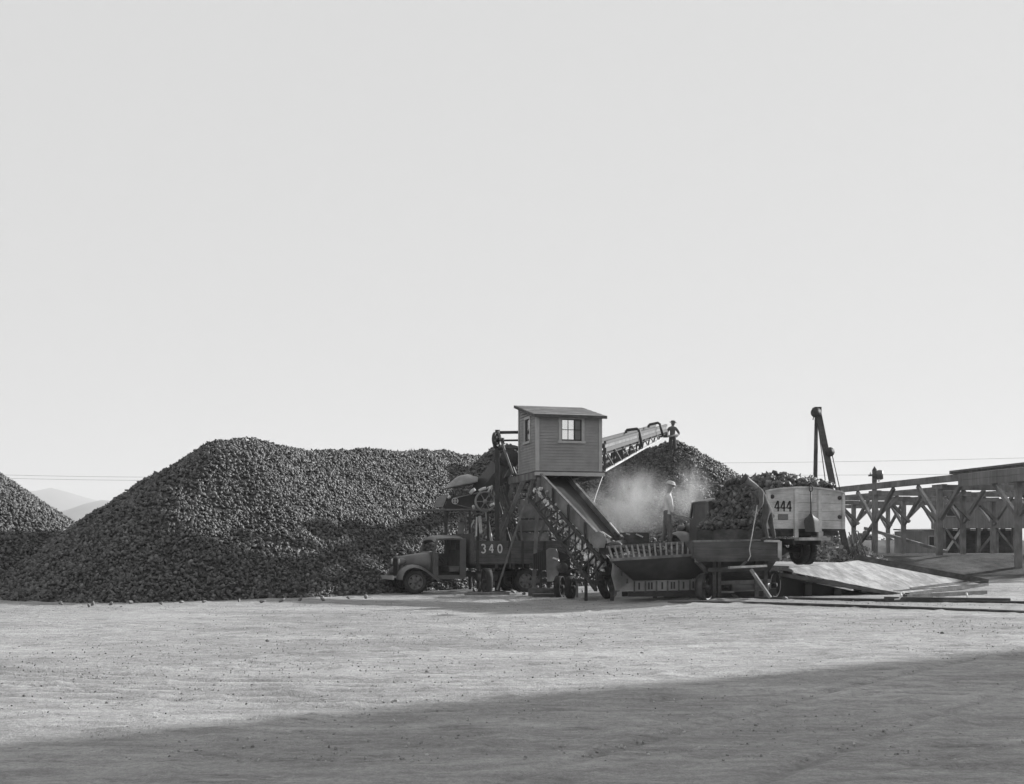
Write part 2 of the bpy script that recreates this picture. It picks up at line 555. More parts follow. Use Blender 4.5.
def truck_wheel(root, x, y, r=.41, w=.2, side=1, dual=False):
    """disc wheel with six openings; axis along y; side = +1 outer face on +y"""
    rim = MB(); ax = (0, side, 0)
    rim.lathe([(-w * .3, r * .66), (w * .36, r * .66), (w * .40, r * .60), (w * .30, r * .56), (-w * .3, r * .56)], (x, y, r), ax, 24, ring=True)
    rim.lathe([(w * .05, r * .30), (w * .28, r * .26), (w * .34, r * .12), (w * .5, r * .11), (w * .54, r * .06)], (x, y, r), ax, 18)
    for k in range(6):                                   # six flat spokes leave six hand holes
        a = math.pi * k / 3 + .2; c = Vector((x, y, r))
        p = lambda rr, da, t: c + Vector((math.cos(a + da) * rr, side * t, math.sin(a + da) * rr))
        rim.prism([p(r * .24, -.55, w * .2), p(r * .59, -.32, w * .12), p(r * .59, .32, w * .12), p(r * .24, .55, w * .2)], (0, side * .02, 0))
    wh = rim.build('wheel', 'rim_paint', root, local=True)
    t = MB(); prof = [(-w * .42, r * .64), (-w * .5, r * .78), (-w * .46, r * .93), (-w * .30, r * .995), (w * .30, r * .995), (w * .46, r * .93), (w * .5, r * .78), (w * .42, r * .64)]
    t.lathe(prof, (x, y, r), ax, 28, ring=True)
    for k in range(28):                                   # tread lugs
        a = 2 * math.pi * k / 28
        t.box((x + math.cos(a) * r * .99, y, r + math.sin(a) * r * .99), (.03, w * .62, .05), Matrix.Rotation(-a, 3, 'Y'))
    t.build('tyre', 'rubber', wh, local=True)
    return wh


def fender(root, y0, y1, side, pm):
    """swept wing over a front wheel: crowned strip"""
    prof = [(.60, .50), (.59, .62), (.53, .78), (.42, .90), (.26, .985), (.06, 1.01), (-.16, .97), (-.36, .87), (-.54, .74), (-.72, .60), (-.92, .47), (-1.06, .43)]
    rows = []
    for lay in (0, 1):
        for i, (px, pz) in enumerate(prof):
            a = prof[max(i - 1, 0)]; b = prof[min(i + 1, len(prof) - 1)]
            d = Vector((b[0] - a[0], 0, b[1] - a[1])).normalized(); n = Vector((-d.z, 0, d.x))
            if n.z < 0 and i > 0: n = -n
            if i == 0: n = Vector((1, 0, .1))
            row = []
            for j in range(9):
                s = j / 8; yy = lerp(y0, y1, s); crown = -.10 * max(0, (s - .45) / .55) ** 2.2 - .03 * max(0, (.2 - s) / .2) ** 2
                row.append(Vector((px, yy, pz)) + n * (crown - .018 * lay))
            rows.append(row)
    mb = MB(); n = len(prof)
    mb.grid(rows[:n]); mb.grid(rows[n:])
    for j in (0, 8):
        mb.grid([[rows[i][j] for i in range(n)], [rows[n + i][j] for i in range(n)]], False)
    return mb.build('fender', pm, root, local=True)


def make_truck(loc, heading, label, pm, bed, group='beet trucks', ext=0.0):
    root = empty('dump_truck', loc, heading, label, 'truck', group)
    B = lambda: MB()
    # hood: sections from the radiator shell back to the cowl
    def hood_sec(x, w, zt, zb, r):
        P = []
        for k in range(13):
            a = math.pi * k / 12; c = math.cos(a); s = math.sin(a)
            P.append(V(x, math.copysign(abs(c) ** .55, c) * w, lerp(zb, zt, .62) + (zt - lerp(zb, zt, .62)) * s ** .6))
        return [V(x, w * .98, zb)] + P + [V(x, -w * .98, zb)]
    h = B().loft([hood_sec(.40, .27, 1.285, .62, .1), hood_sec(.1, .31, 1.32, .62, .1), hood_sec(-.25, .40, 1.375, .60, .1),
                  hood_sec(-.52, .56, 1.42, .58, .1), hood_sec(-.66, .66, 1.45, .56, .1)])
    hood = h.build('hood', pm, root, local=True)
    for s in (1, -1):
        for k in range(9):
            xx = -.12 - k * .07; lv = B(); lv.box((xx, s * (.325 + k * .019), .98), (.022, .02, .22)); lv.build('louvre', pm, hood, local=True)
    c = B().tube([(.40, 0, 1.30), (.415, 0, 1.36), (.36, 0, 1.37)], [.02, .028, .012], 8); c.build('radiator_cap', 'chrome', hood, local=True)
    g = B().loft([hood_sec(.402, .285, 1.30, .56, .1), hood_sec(.47, .265, 1.275, .56, .1)]); g.build('radiator_shell', pm, root, local=True)
    gr = B()
    for k in range(11): gr.span((.472, -.215 + k * .043 - .008, .64), (.49, -.215 + k * .043 + .008, 1.20))
    gr.span((.4712, -.24, .60), (.476, .24, 1.22))
    gr.build('grille', 'black_iron', root, local=True)
    for s in (1, -1):
        fender(root, s * .46, s * .93, s, pm)
        hl = B().lathe([(-.16, .01), (-.13, .06), (-.06, .10), (.04, .118), (.09, .122), (.11, .115)], (.36, s * .44, 1.10), (1, 0, 0), 16)
        hl.tube([(.36, s * .44, 1.0), (.36, s * .44, .86)], .025, 8)
        hlo = hl.build('headlight', pm, root, local=True)
        B().lathe([(.0, .108), (.02, .09), (.032, .01)], (.455 + .014, s * .44, 1.10), (1, 0, 0), 16).build('lens', 'bright_metal', hlo, local=True)
        B().box((-1.62, s * .80, .425), (1.12, .30, .04)).build('running_board', 'black_iron', root, local=True)
    bp = B().beam((.80, -.88, .56), (.80, .88, .56), .045, .13); bp.beam((.78, -.33, .56), (.3, -.33, .60), .05, .07); bp.beam((.78, .33, .56), (.3, .33, .60), .05, .07)
    bp.build('bumper', 'trim_paint', root, local=True)
    # cab
    cab = B()
    def csec(x, w, z0, z1, rr=.14):
        P = [V(x, w, z0), V(x, w * 1.0, lerp(z0, z1, .5)), V(x, w * .97, z1 - rr)]
        for k in range(1, 6):
            a = math.pi / 2 * k / 6; P.append(V(x, w * .97 - rr * 1.4 + rr * 1.4 * math.cos(a), z1 - rr + rr * math.sin(a)))
        P.append(V(x, 0, z1 + .02))
        return P + [V(p.x, -p.y, p.z) for p in P[-2::-1]]
    zr = 2.02
    roof = B()
    rows_o = []
    for (x, dz, w) in ((-1.06, -.16, .72), (-1.12, -.075, .74), (-1.24, -.02, .755), (-1.6, .0, .765), (-1.98, -.01, .765), (-2.12, -.05, .755), (-2.2, -.13, .74)):
        row = []
        for k in range(13):
            t = k / 12 * 2 - 1; yy = w * t
            row.append(V(x, yy, zr + dz - .11 * abs(t) ** 3.2))
        rows_o.append(row)
    roof.grid(rows_o); roof.grid([[p - V(0, 0, .03) for p in r] for r in rows_o])
    for e in (0, -1): roof.grid([rows_o[e], [p - V(0, 0, .03) for p in rows_o[e]]])
    for e in (0, -1): roof.grid([[r[e] for r in rows_o], [r[e] - V(0, 0, .03) for r in rows_o]])
    roof.build('cab_roof', pm, root, local=True)
    body = B()
    body.span((-2.20, -.745, .55), (-2.15, .745, 1.36))                    # back panel, below and beside the rear window
    body.span((-2.20, -.745, 1.36), (-2.15, -.36, 1.90)); body.span((-2.20, .36, 1.36), (-2.15, .745, 1.90)); body.span((-2.20, -.36, 1.72), (-2.15, .36, 1.95))
    for s in (1, -1):
        body.prism([(-1.0, s * .735, .50), (-1.20, s * .735, .50), (-1.20, s * .735, 1.40), (-1.0, s * .735, 1.44)], (0, -s * .05, 0))   # cowl side
        body.beam((-1.03, s * .715, 1.43), (-1.17, s * .72, 1.88), .06, .07)          # windscreen pillar
        body.span((-2.15, s * .745, .50), (-1.98, s * .690, 1.88))                     # rear door pillar
        body.span((-1.98, s * .745, 1.84), (-1.20, s * .690, 1.90))                    # header
        body.span((-1.98, s * .745, .50), (-1.20, s * .690, .63))                      # sill
    body.span((-1.2, -.69, .56), (-2.15, .69, .60))
    body.span((-1.06, -.685, .6), (-1.0, .685, 1.43))                                  # firewall
    cb = body.build('cab', pm, root, local=True)
    d = B(); d.span((-1.97, -.748, .64), (-1.21, -.705, 1.38)); d.span((-1.97, -.742, 1.38), (-1.92, -.71, 1.83)); d.span((-1.26, -.742, 1.38), (-1.21, -.71, 1.83))
    dr = d.build('door', pm, root, local=True); dr.location.x += .36
    B().tube([(-1.86, -.76, 1.2), (-1.86, -.79, 1.2), (-1.76, -.79, 1.2)], .014, 6).build('handle', 'chrome', dr, local=True)
    if ext:                                                       # this cab has its yard-side door shut
        d = B(); d.span((-1.97, .705, .64), (-1.21, .748, 1.38)); d.span((-1.97, .71, 1.38), (-1.92, .742, 1.83)); d.span((-1.26, .71, 1.38), (-1.21, .742, 1.83))
        dl = d.build('door', pm, root, local=True); dl.location.x += .36
        d = B(); d.span((-1.919, .72, 1.381), (-1.261, .728, 1.829)); d.build('pane', 'opaque_dark_glass', dl, local=True)  # opaque dark pane, added to darken the see-through cab window
    w = B(); w.grid([[V(-1.045, -.68, 1.46), V(-1.045, .68, 1.46)], [V(-1.165, -.68, 1.86), V(-1.165, .68, 1.86)]], False)
    w.build('windshield', 'pane_glass', root, local=True)
    st = B(); st.span((-2.1, -.66, .75), (-1.62, .66, .93)); st.beam((-2.08, 0, .93), (-2.13, 0, 1.5), 1.28, .12, up=(1, 0, 0)); st.build('seat', 'seat_leather', root, local=True)
    sw = B(); n = 18
    cpt = V(-1.42, .34, 1.18); axd = V(-.78, 0, .62); dd, s1, u1 = frame_from(axd)
    sw.tube([cpt + (s1 * math.cos(2 * math.pi * k / n) + u1 * math.sin(2 * math.pi * k / n)) * .2 for k in range(n + 1)], .013, 6, cap=False)
    sw.tube([cpt, cpt - dd * .45], .02, 6); sw.beam(cpt - s1 * .19, cpt + s1 * .19, .02, .012)
    sw.build('steering_wheel', 'black_iron', root, local=True)
    CAB = .36                                                    # the cab sits close behind the front axle
    for o_ in root.children:
        if o_.name.split('.')[0] in ('cab_roof', 'cab', 'windshield', 'seat', 'steering_wheel', 'running_board'): o_.location.x += CAB
    ch = B()
    for s in (1, -1): ch.span((.55, s * .42 - .04, .56), (-5.2 - ext, s * .42 + .04, .72))
    for x in (.3, -1.4, -2.6, -4.0, -5.1): ch.span((x - .05, -.38, .58), (x + .05, .38, .70))
    ch.tube([(0, -.72, .41), (0, .72, .41)], .05, 8); ch.tube([(-4.0 - ext, -.8, .41), (-4.0 - ext, .8, .41)], .07, 8); ch.ball((-4.0 - ext, 0, .42), .17, 10)
    ch.build('chassis', 'black_iron', root, local=True)
    B().tube([(-2.3, .52, .58), (-3.05, .52, .58)], .17, 14).build('fuel_tank', 'dark_paint', root, local=True)
    for s in (1, -1):
        truck_wheel(root, 0, s * .74, side=s)
        truck_wheel(root, -4.0 - ext, s * .88, side=s); truck_wheel(root, -4.0 - ext, s * .62, side=s)
    bed(root)
    return root


def bed_dark(root):
    """low board box of the number 340 truck"""
    x0, x1, hw, zf, zt = -2.0, -5.6, 1.12, 1.06, 1.82
    f = MB(); f.span((x0, -hw, zf - .06), (x1, hw, zf))
    for k in range(6): xx = lerp(x0 - .2, x1 + .2, k / 5); f.span((xx - .05, -hw * .96, zf - .2), (xx + .05, hw * .96, zf - .063))
    f.build('bed_floor', 'dark_wood', root, local=True)
    for s in (1, -1):
        b = MB()
        for k in range(3):
            z = zf + k * .253; b.span((x0, s * hw, z + .005), (x1, s * (hw - .04), z + .248))
        sb = b.build('side_board', 'bed_wood', root, local=True)
        for k in range(5):
            xx = lerp(x0 - .12, x1 + .12, k / 4)
            if s > 0 and k == 1: xx -= .35
            st = MB(); st.span((xx - .035, s * (hw + .003), zf - .2), (xx + .035, s * (hw + .055), zt - .02)); st.build('stake', 'black_iron', sb, local=True)
        if s > 0:
            digs = DIG3, shift(DIG4, 1.0), shift(DIG0, 2.1)
            org = V(x0 - .26, hw + .004, zf + .34)
            ribbon_number([q for dg in digs for q in dg], org, (-1, 0, 0), (0, 0, 1), .29, .17, (0, 1, 0)).build('number', 'number_sunlit_white', sb, local=True)
    e = MB(); e.span((x0, -hw + .04, zf), (x0 - .04, hw - .04, zt + .25)); e.build('head_board', 'bed_wood', root, local=True)
    e = MB(); e.span((x1 + .04, -hw + .04, zf), (x1, hw - .04, zt)); e.build('tailgate', 'bed_wood', root, local=True)


def bed_pale(root):
    """pale high box with arched tailgate of the number 444 truck; its camera-side boards are dropped"""
    x0, x1, hw, zf, zt = -2.05, -5.60, 1.28, 1.02, 2.16
    f = MB(); f.span((x0, -hw, zf - .07), (x1 + .06, hw, zf))
    for k in range(6): xx = lerp(x0 - .2, x1 + .25, k / 5); f.span((xx - .05, -hw * .96, zf - .2), (xx + .05, hw * .96, zf - .073))
    f.build('bed_floor', 'dark_wood', root, local=True)
    b = MB()
    for k in range(4): z = zf + k * .265; b.span((x0, -hw, z + .004), (x1 + .06, -hw + .05, z + .261))
    b.build('side_board', 'white_boards', root, local=True)
    b = MB(); b.span((x0, hw + .06, zf - .34), (x1 + .12, hw + .02, zf - .02))
    b.build('side_board', 'dark_wood', root, local=True)
    e = MB(); e.span((x0, -hw + .05, zf), (x0 - .05, hw - .35, zf + .85)); e.build('head_board', 'dark_wood', root, local=True)
    tg = MB()                                                      # tailgate boards, arched top board
    zs = [zf - .02, zf + .22, zf + .46, zf + .70, zf + .93]
    for a, bb in zip(zs, zs[1:]): tg.span((x1 + .05, -hw, a + .004), (x1, hw, bb - .004))
    n = 16; arch = [V(x1 + .05, lerp(-hw, hw, k / n), zs[-1] + .04 + .13 * (1 - (2 * k / n - 1) ** 2)) for k in range(n + 1)]
    tg.prism([V(x1 + .05, -hw, zs[-1] + .003)] + arch + [V(x1 + .05, hw, zs[-1] + .003)], (-.05, 0, 0))
    tgo = tg.build('tailgate', 'white_boards', root, local=True)
    cp = MB(); rows = []
    for p in arch: rows.append([p + V(.02, 0, .002), p + V(.02, 0, .05), p + V(-.085, 0, .05), p + V(-.085, 0, .002)])
    cp.loft(rows, False); cp.build('cap_strip', 'white_boards', tgo, local=True)
    for yy in (.36, -.42):
        p = MB(); p.span((x1 - .003, yy - .055, zf - .30), (x1 - .075, yy + .055, zs[-1] + .13)); p.build('upright', 'white_boards', tgo, local=True)
    for s in (1, -1):
        p = MB(); p.span((x1 - .003, s * hw, zf - .02), (x1 - .05, s * (hw - .09), zs[-1] + .04)); p.build('upright', 'white_boards', tgo, local=True)
        for z in (zf + .32, zf + .85):
            MB().lathe([(0, .058), (.035, .058), (.05, .03), (.06, .004)], (x1 - .003, s * (hw - .165), z), (-1, 0, 0), 12).build('bolt', 'black_iron', tgo, local=True)
    lo = MB(); lo.span((x1 - .004, -hw + .09, zf + .13), (x1 - .02, hw - .09, zf + .15)); lo.build('strap', 'white_boards', tgo, local=True)
    org = V(x1, hw - .25, zf + .45)
    ribbon_number([q for k in range(3) for q in shift(DIG4, .66 * k)], org, (0, -1, 0), (0, 0, 1), .29, .17, (-1, 0, 0)).build('number', 'number_black', tgo, local=True)
    pl = MB(); pl.span((x1 - .003, hw - .36, zf + .22), (x1 - .018, hw - .68, zf + .38)); pl.span((x1 - .0185, hw - .38, zf + .24), (x1 - .021, hw - .66, zf + .36))
    pl.build('licence_plate', 'plate_grey', tgo, local=True)
    st = MB(); st.span((x1 + .12, .42, zf - .34), (x1 - .26, -.62, zf - .26)); st.span((x1 + .0, .36, zf - .26), (x1 - .05, .28, zf - .09)); st.span((x1 + .0, -.46, zf - .26), (x1 - .05, -.54, zf - .09))
    st.build('step', 'pale_timber', root, local=True)


h340 = R(202)
o340 = W(415, 594.5, 39.1) - V(.375, -.927, 0) * .74; o340.z = 0
make_truck(o340, h340, 'dark truck facing left, open cab, 340 painted in white on its box', 'truck_paint', bed_dark)
h444 = R(90 + 22)
fw = V(math.cos(h444), math.sin(h444), 0)
PLATZ = 1.10
tail = W(806, 527, 31.7); o444 = tail + fw * 5.60; o444.z = PLATZ
T444 = make_truck(o444, h444, 'pale-boxed truck marked 444 on its tailgate, backed onto the ramp with a beet load', 'dark_paint', bed_pale, ext=.45)


def load_444():
    """beets heaped on the pale truck, spilling over its dropped side"""
    r = np.random.default_rng(9)
    m = np.array(world_of(T444))
    def prof(x, y):            # truck coordinates
        t = np.clip((x + 5.50) / 3.2, 0, 1)
        crest = 2.18 + .24 * sstep(.0, .35, t) - .42 * sstep(.86, 1.1, t)
        z = crest - 2.2 * np.maximum(0, y - .60) - .15 * np.maximum(0, y) - .12 * np.maximum(0, -y - .3)
        return z + .16 * vnoise(x * 2.1, y * 2.1, 71) + .08 * vnoise(x * 5, y * 5, 72)
    xs = np.linspace(-5.53, -2.0, 38); ys = np.linspace(-1.15, 1.24, 34)
    X, Y = np.meshgrid(xs, ys); Z = np.maximum(prof(X, Y) - .05, 1.04)
    co = np.stack([X, Y, Z], -1).reshape(-1, 3); ny, nx = X.shape; idx = np.arange(nx * ny).reshape(ny, nx)
    q = np.stack([idx[:-1, :-1], idx[:-1, 1:], idx[1:, 1:], idx[1:, :-1]], -1).reshape(-1, 4)
    n = 2900; px = r.uniform(-5.42, -2.0, n); py = r.uniform(-1.1, 1.3, n)
    pz = np.maximum(prof(px, py), 1.1) + r.uniform(-.09, .10, n)
    bp, bf, bt = beets_at(np.stack([px, py, pz], -1), .082, r, (.2, 2.8))
    tri = np.concatenate([q[:, [0, 1, 2]], q[:, [0, 2, 3]]])
    al = np.concatenate([co, bp]); al = al @ m[:3, :3].T + m[:3, 3]
    me = fast_mesh('beet_load', al, np.concatenate([tri, bf + len(co)]), True)
    at = me.attributes.new('tone', 'FLOAT', 'POINT'); at.data.foreach_set('value', np.concatenate([np.full(len(co), .2), bt * .85]).astype(np.float32))
    me.materials.append(M['beet_skin']); o = bpy.data.objects.new('beet_load', me); COL.objects.link(o)
    tag(o, 'load of beets heaped on the pale 444 truck, spilling towards the hopper', 'beet load', kind='stuff')


load_444()

# shovel hanging on the 444 tailgate
sh = empty('shovel', T444.matrix_basis @ V(-5.69, -.05, 1.75), h444, 'long-handled shovel hanging blade down on the pale 444 tailgate', 'shovel')
mm = world_of(sh)
MB().tube([(-.02, -.03, .30), (-.02, -.03, -.36)], .018, 8).build('handle', 'black_iron', sh, local=True)
MB().tube([(-.02, -.09, .40), (-.02, -.075, .30), (-.02, -.03, .26), (-.02, .015, .30), (-.02, .03, .40), (-.02, -.03, .44), (-.02, -.09, .40)], .014, 6, cap=False).build('grip', 'black_iron', sh, local=True)
rows = []
for i in range(9):
    t = i / 8; wd = .05 + .20 * (sstep(0, .35, t)) * (1.0 if t < .9 else .98)
    rows.append([V(-.03 - .09 * float(t) - .06 * (1 - abs(s)), -.03 + s * float(wd), -.34 - .50 * float(t)) for s in np.linspace(-1, 1, 9)])
b = MB(); b.grid(rows); b.grid([[p + V(.012, 0, 0) for p in r] for r in rows]); b.build('blade', 'black_iron', sh, local=True)

# ------------------------------------------------------------------ ramp
rp = empty('ramp', V(9, 34, 0.2), 0, 'broad dirt-covered timber ramp sloping down right from the 444 truck', 'ramp')
A, Bq, Cq, Dq = W(779, 569.5, 32.6), W(905, 594.5, 34.6), W(985, 584.5, 39.5), W(858, 560.5, 36.8)
rows = []
for i in range(25):
    t = i / 24; a = A.lerp(Bq, t); d = Dq.lerp(Cq, t); row = []
    for j in range(29):
        s = j / 28; p = a.lerp(d, s); p.z += .02 * float(vnoise(p.x * 1.2, p.y * 1.2, 61)) + .018 * float(vnoise(p.x * 3.5, p.y * 3.5, 62)); row.append(p)
    rows.append(row)
dk = MB(); dk.grid(rows)
mat('ramp_dirt', .30, .95, .4, 5, stain=.3, bump=.8, bscale=14)
dk.build('deck', 'ramp_dirt', rp)
mat('ramp_edge', .10, .9, .4, 5, stain=.4, bump=.4)
k = MB(); k.beam(A + V(-.06, -.07, -.13), Bq + V(.05, -.07, -.05), .14, .11); k.build('edge_timber', 'ramp_edge', rp)
k = MB(); g0 = A + V(.1, .3, -.2); g1 = Bq.lerp(A, .1) + V(0, .3, -.2); k.prism([g0, g1, V(g1.x, g1.y, -.05), V(g0.x, g0.y, -.05)], (.02, .06, 0)); k.build('under_ramp_shade', 'belt_rubber', rp)  # black sheet set back from the edge, standing in for shade below
k = MB(); k.beam(Dq + V(-.05, .10, .09), Cq + V(.1, .10, .09), .16, .18); k.build('kerb_timber', 'dark_wood', rp)
k = MB(); k.beam(Bq + V(.06, -.03, .0), Cq + V(.06, 0, .0), .14, .10); k.build('toe_timber', 'dark_wood', rp)
k = MB(); k.beam(Bq.lerp(A, .09) + V(0, .1, .03), Cq.lerp(Dq, .09) + V(0, -.4, .05), .05, .03); k.build('cleat', 'black_iron', rp)
for t in (.86,):
    a_, d_ = A.lerp(Bq, t), Dq.lerp(Cq, t); s0, s1 = (.25, .98)
    k = MB(); k.beam(a_.lerp(d_, s0) + V(0, 0, .012), a_.lerp(d_, s1) + V(0, 0, .012), .07, .03); k.build('plank_edge', 'ramp_edge', rp)
for t in (.0, .22, .45, .66):
    for (P, Q) in ((A, Bq), (Dq, Cq)):
        p = P.lerp(Q, t); g = gz(p.x, p.y)
        if p.z - .3 > g:
            k = MB(); k.beam(V(p.x, p.y + .05, g - .05), V(p.x, p.y + .05, p.z - .24), .2, .2); k.build('post', 'belt_rubber', rp)  # posts blackened to merge with the shade under the ramp
# unloading platform behind the hopper
pf = empty('platform', V(6, 36, 0), 0, 'timber unloading platform under the 444 truck, behind the hopper', 'platform')
d = MB(); ring = [V(4.2, 33.0, PLATZ), V(6.6, 32.75, PLATZ - .002), A + V(-.04, .0, .08), Dq + V(-.04, 0, -.02), V(9.4, 40.2, PLATZ), V(4.2, 40.2, PLATZ)]
for p in ring: p.z = min(p.z, PLATZ - .004) if p.z > .9 else p.z
d.prism(ring, (0, 0, -.12)); d.build('deck', 'ramp_dirt', pf)
for x, y in ((4.5, 33.3), (6.4, 33.2), (8.2, 34.2), (9.3, 37), (4.5, 37), (6.6, 37), (4.5, 39.9), (9.1, 39.9)):
    k = MB(); k.span((x - .1, y - .1, -.05), (x + .1, y + .1, PLATZ - .13)); k.build('post', 'old_timber', pf)

# ------------------------------------------------------------------ operator's shed on its tower
so = W(537, 470.5, 39.0); sang = R(14.5)
cab_root = empty('operator_shed', so, sang, 'small clapboard shed with a slanted roof, perched high over the chute', 'shed')
SW, SD, HF, HB = 2.27, 2.3, 1.90, 2.42


def roof_h(y): return lerp(HF, HB, y / SD)


def clap_wall(name, p0, ux, nrm, length, hfun, hole):
    """lapped boards on one wall; hole = (u0, u1, z0, z1)"""
    mb = MB(); p0 = V(*p0); ux = V(*ux); nrm = V(*nrm); bh = .10; z = 0
    while z < max(hfun(0), hfun(length)) - .01:
        spans = [(0, length)]
        for hl in (hole if isinstance(hole, list) else [hole] if hole else []):
            if z + bh > hl[2] + .001 and z < hl[3] - .001:
                spans = [r_ for a, b in spans for r_ in ([(a, hl[0]), (hl[1], b)] if a < hl[0] and b > hl[1] else [(a, b)])]
        for a, b in spans:
            za, zb = min(z + bh, hfun(a)), min(z + bh, hfun(b))
            if za <= z and zb <= z: continue
            if za <= z + .004 or zb <= z + .004:          # the rake of the roof cuts this board short
                u_ = [a + (b - a) * i / 60 for i in range(61)]; ok_ = [q for q in u_ if hfun(q) > z + .006]
                if len(ok_) < 2: continue
                a, b = ok_[0], ok_[-1]; za, zb = min(z + bh, hfun(a)), min(z + bh, hfun(b))
            P = []
            for u, zt in ((a, za), (b, zb)):
                q = p0 + ux * u
                P += [q + V(0, 0, z) - nrm * .03, q + V(0, 0, z) + nrm * .026, q + V(0, 0, zt) + nrm * .004, q + V(0, 0, zt) - nrm * .03]
            mb.add(P, [(3, 2, 1, 0), (4, 5, 6, 7), (0, 1, 5, 4), (1, 2, 6, 5), (2, 3, 7, 6), (3, 0, 4, 7)])
        z += bh
    return mb.build(name, 'siding_paint', cab_root, local=True)


def window(p0, ux, nrm, hole, cols, rows, fw_=.10, sill=True, dark_col=False):
    p0 = V(*p0); ux = V(*ux); nrm = V(*nrm); u0, u1, z0, z1 = hole
    def slab(mb, a, b, c, d, t0, t1):
        P = [p0 + ux * u + V(0, 0, z) + nrm * t for t in (t0, t1) for u, z in ((a, c), (b, c), (b, d), (a, d))]
        mb.add(P, [(3, 2, 1, 0), (4, 5, 6, 7), (0, 1, 5, 4), (1, 2, 6, 5), (2, 3, 7, 6), (3, 0, 4, 7)])
    f = MB()
    slab(f, u0 - fw_, u0, z0 - .02, z1 + fw_, -.028, .046); slab(f, u1, u1 + fw_, z0 - .02, z1 + fw_, -.028, .046)
    slab(f, u0 + .001, u1 - .001, z1, z1 + fw_ - .002, -.027, .044)
    slab(f, u0 - fw_ - .03, u1 + fw_ + .03, z0 - fw_, z0 - .021, -.026, .075)
    fo = f.build('window', 'trim_paint', cab_root, local=True)
    s = MB(); k = .03
    slab(s, u0 + .001, u0 + k, z0 - .018, z1 - .001, -.02, .012); slab(s, u1 - k, u1 - .001, z0 - .018, z1 - .001, -.02, .012)
    slab(s, u0 + k, u1 - k, z0 - .018, z0 + k, -.019, .011); slab(s, u0 + k, u1 - k, z1 - k, z1 - .001, -.019, .011)
    for i in range(1, cols): uu = lerp(u0, u1, i / cols); slab(s, uu - .012, uu + .012, z0 + k, z1 - k, -.014, .009)
    for i in range(1, rows): zz = lerp(z0, z1, i / rows); slab(s, u0 + k, u1 - k, zz - .011, zz + .011, -.012, .007)
    s.build('sash', 'black_iron', fo, local=True)
    g = MB(); g.add([p0 + ux * u + V(0, 0, z) - nrm * .004 for u, z in ((u0 + .01, z0), (u1 - .01, z0), (u1 - .01, z1 - .01), (u0 + .01, z1 - .01))], [(0, 1, 2, 3)])
    g.build('pane', 'pane_glass', fo, local=True)
    return fo


front_hole = (.86, 1.58, 1.05, 1.77); side_hole = (.85, 1.45, 1.10, 1.86); back_hole = (1.50, 2.06, 1.10, 2.06); back_hole2 = (.30, .85, 1.10, 2.06); right_hole = (.55, 1.75, .95, 1.75)
clap_wall('wall', (0, 0, 0), (1, 0, 0), (0, -1, 0), SW, lambda u: HF, front_hole)
clap_wall('wall', (0, SD, 0), (0, -1, 0), (-1, 0, 0), SD, lambda u: roof_h(SD - u), (SD - side_hole[1], SD - side_hole[0], side_hole[2], side_hole[3]))
clap_wall('wall', (SW, SD, 0), (-1, 0, 0), (0, 1, 0), SW, lambda u: HB, [(SW - h_[1], SW - h_[0], h_[2], h_[3]) for h_ in (back_hole2, back_hole)])
clap_wall('wall', (SW, 0, 0), (0, 1, 0), (1, 0, 0), SD, lambda u: roof_h(u), right_hole)
window((0, 0, 0), (1, 0, 0), (0, -1, 0), front_hole, 3, 2)
window((0, SD, 0), (0, -1, 0), (-1, 0, 0), (SD - side_hole[1], SD - side_hole[0], side_hole[2], side_hole[3]), 2, 2)
for h_ in (back_hole, back_hole2): window((SW, SD, 0), (-1, 0, 0), (0, 1, 0), (SW - h_[1], SW - h_[0], h_[2], h_[3]), 1, 1, fw_=.06)
window((SW, 0, 0), (0, 1, 0), (1, 0, 0), right_hole, 1, 1)
# sliding sash left open across the right third of the front window
b = MB(); b.span((1.35, .035, 1.06), (1.57, .06, 1.76)); b.build('window_shutter', 'siding_paint', cab_root, local=True)
for x, y in ((0, 0), (SW, 0), (0, SD), (SW, SD)):
    c = MB(); sx = -1 if x == 0 else 1; sy = -1 if y == 0 else 1; h = roof_h(y) - .06
    c.span((x - sx * .07, y + sy * .024, 0), (x + sx * .045, y + sy * .045, h)); c.span((x + sx * .024, y - sy * .07, 0), (x + sx * .0448, y + sy * .0238, h))
    c.build('corner_board', 'trim_paint', cab_root, local=True)
fl = MB(); fl.span((-.03, -.03, -.05), (SW + .03, SD + .03, -.003)); fl.build('floor', 'dark_wood', cab_root, local=True)
rf = MB(); y0, y1 = -.20, SD + .16; z0, z1 = roof_h(y0), roof_h(y1)
rf.prism([(-.16, y0, z0 + .012), (-.16, y1, z1 + .012), (-.16, y1, z1 + .03), (-.16, y0, z0 + .03)], (SW + .32, 0, 0))
for k in range(5):
    yy = lerp(y0, y1, k / 5); y2 = lerp(y0, y1, (k + 1) / 5) + .03
    rf.prism([(-.15, yy, roof_h(yy) + .033), (-.15, y2, roof_h(y2) + .033), (-.15, y2, roof_h(y2) + .037), (-.15, yy, roof_h(yy) + .047)], (SW + .30, 0, 0))
rfo = rf.build('roof', 'roof_felt', cab_root, local=True)
fa = MB(); fa.span((-.165, y0 - .03, z0 - .06), (SW + .165, y0 - .002, z0 + .04)); fa.span((-.165, y1 + .002, z1 - .06), (SW + .165, y1 + .03, z1 + .04))
for x in (-.165, SW + .137): fa.prism([(x, y0, z0 - .06), (x, y1, z1 - .06), (x, y1, z1 + .01), (x, y0, z0 + .01)], (.028, 0, 0))
fa.build('fascia', 'dark_wood', rfo, local=True)

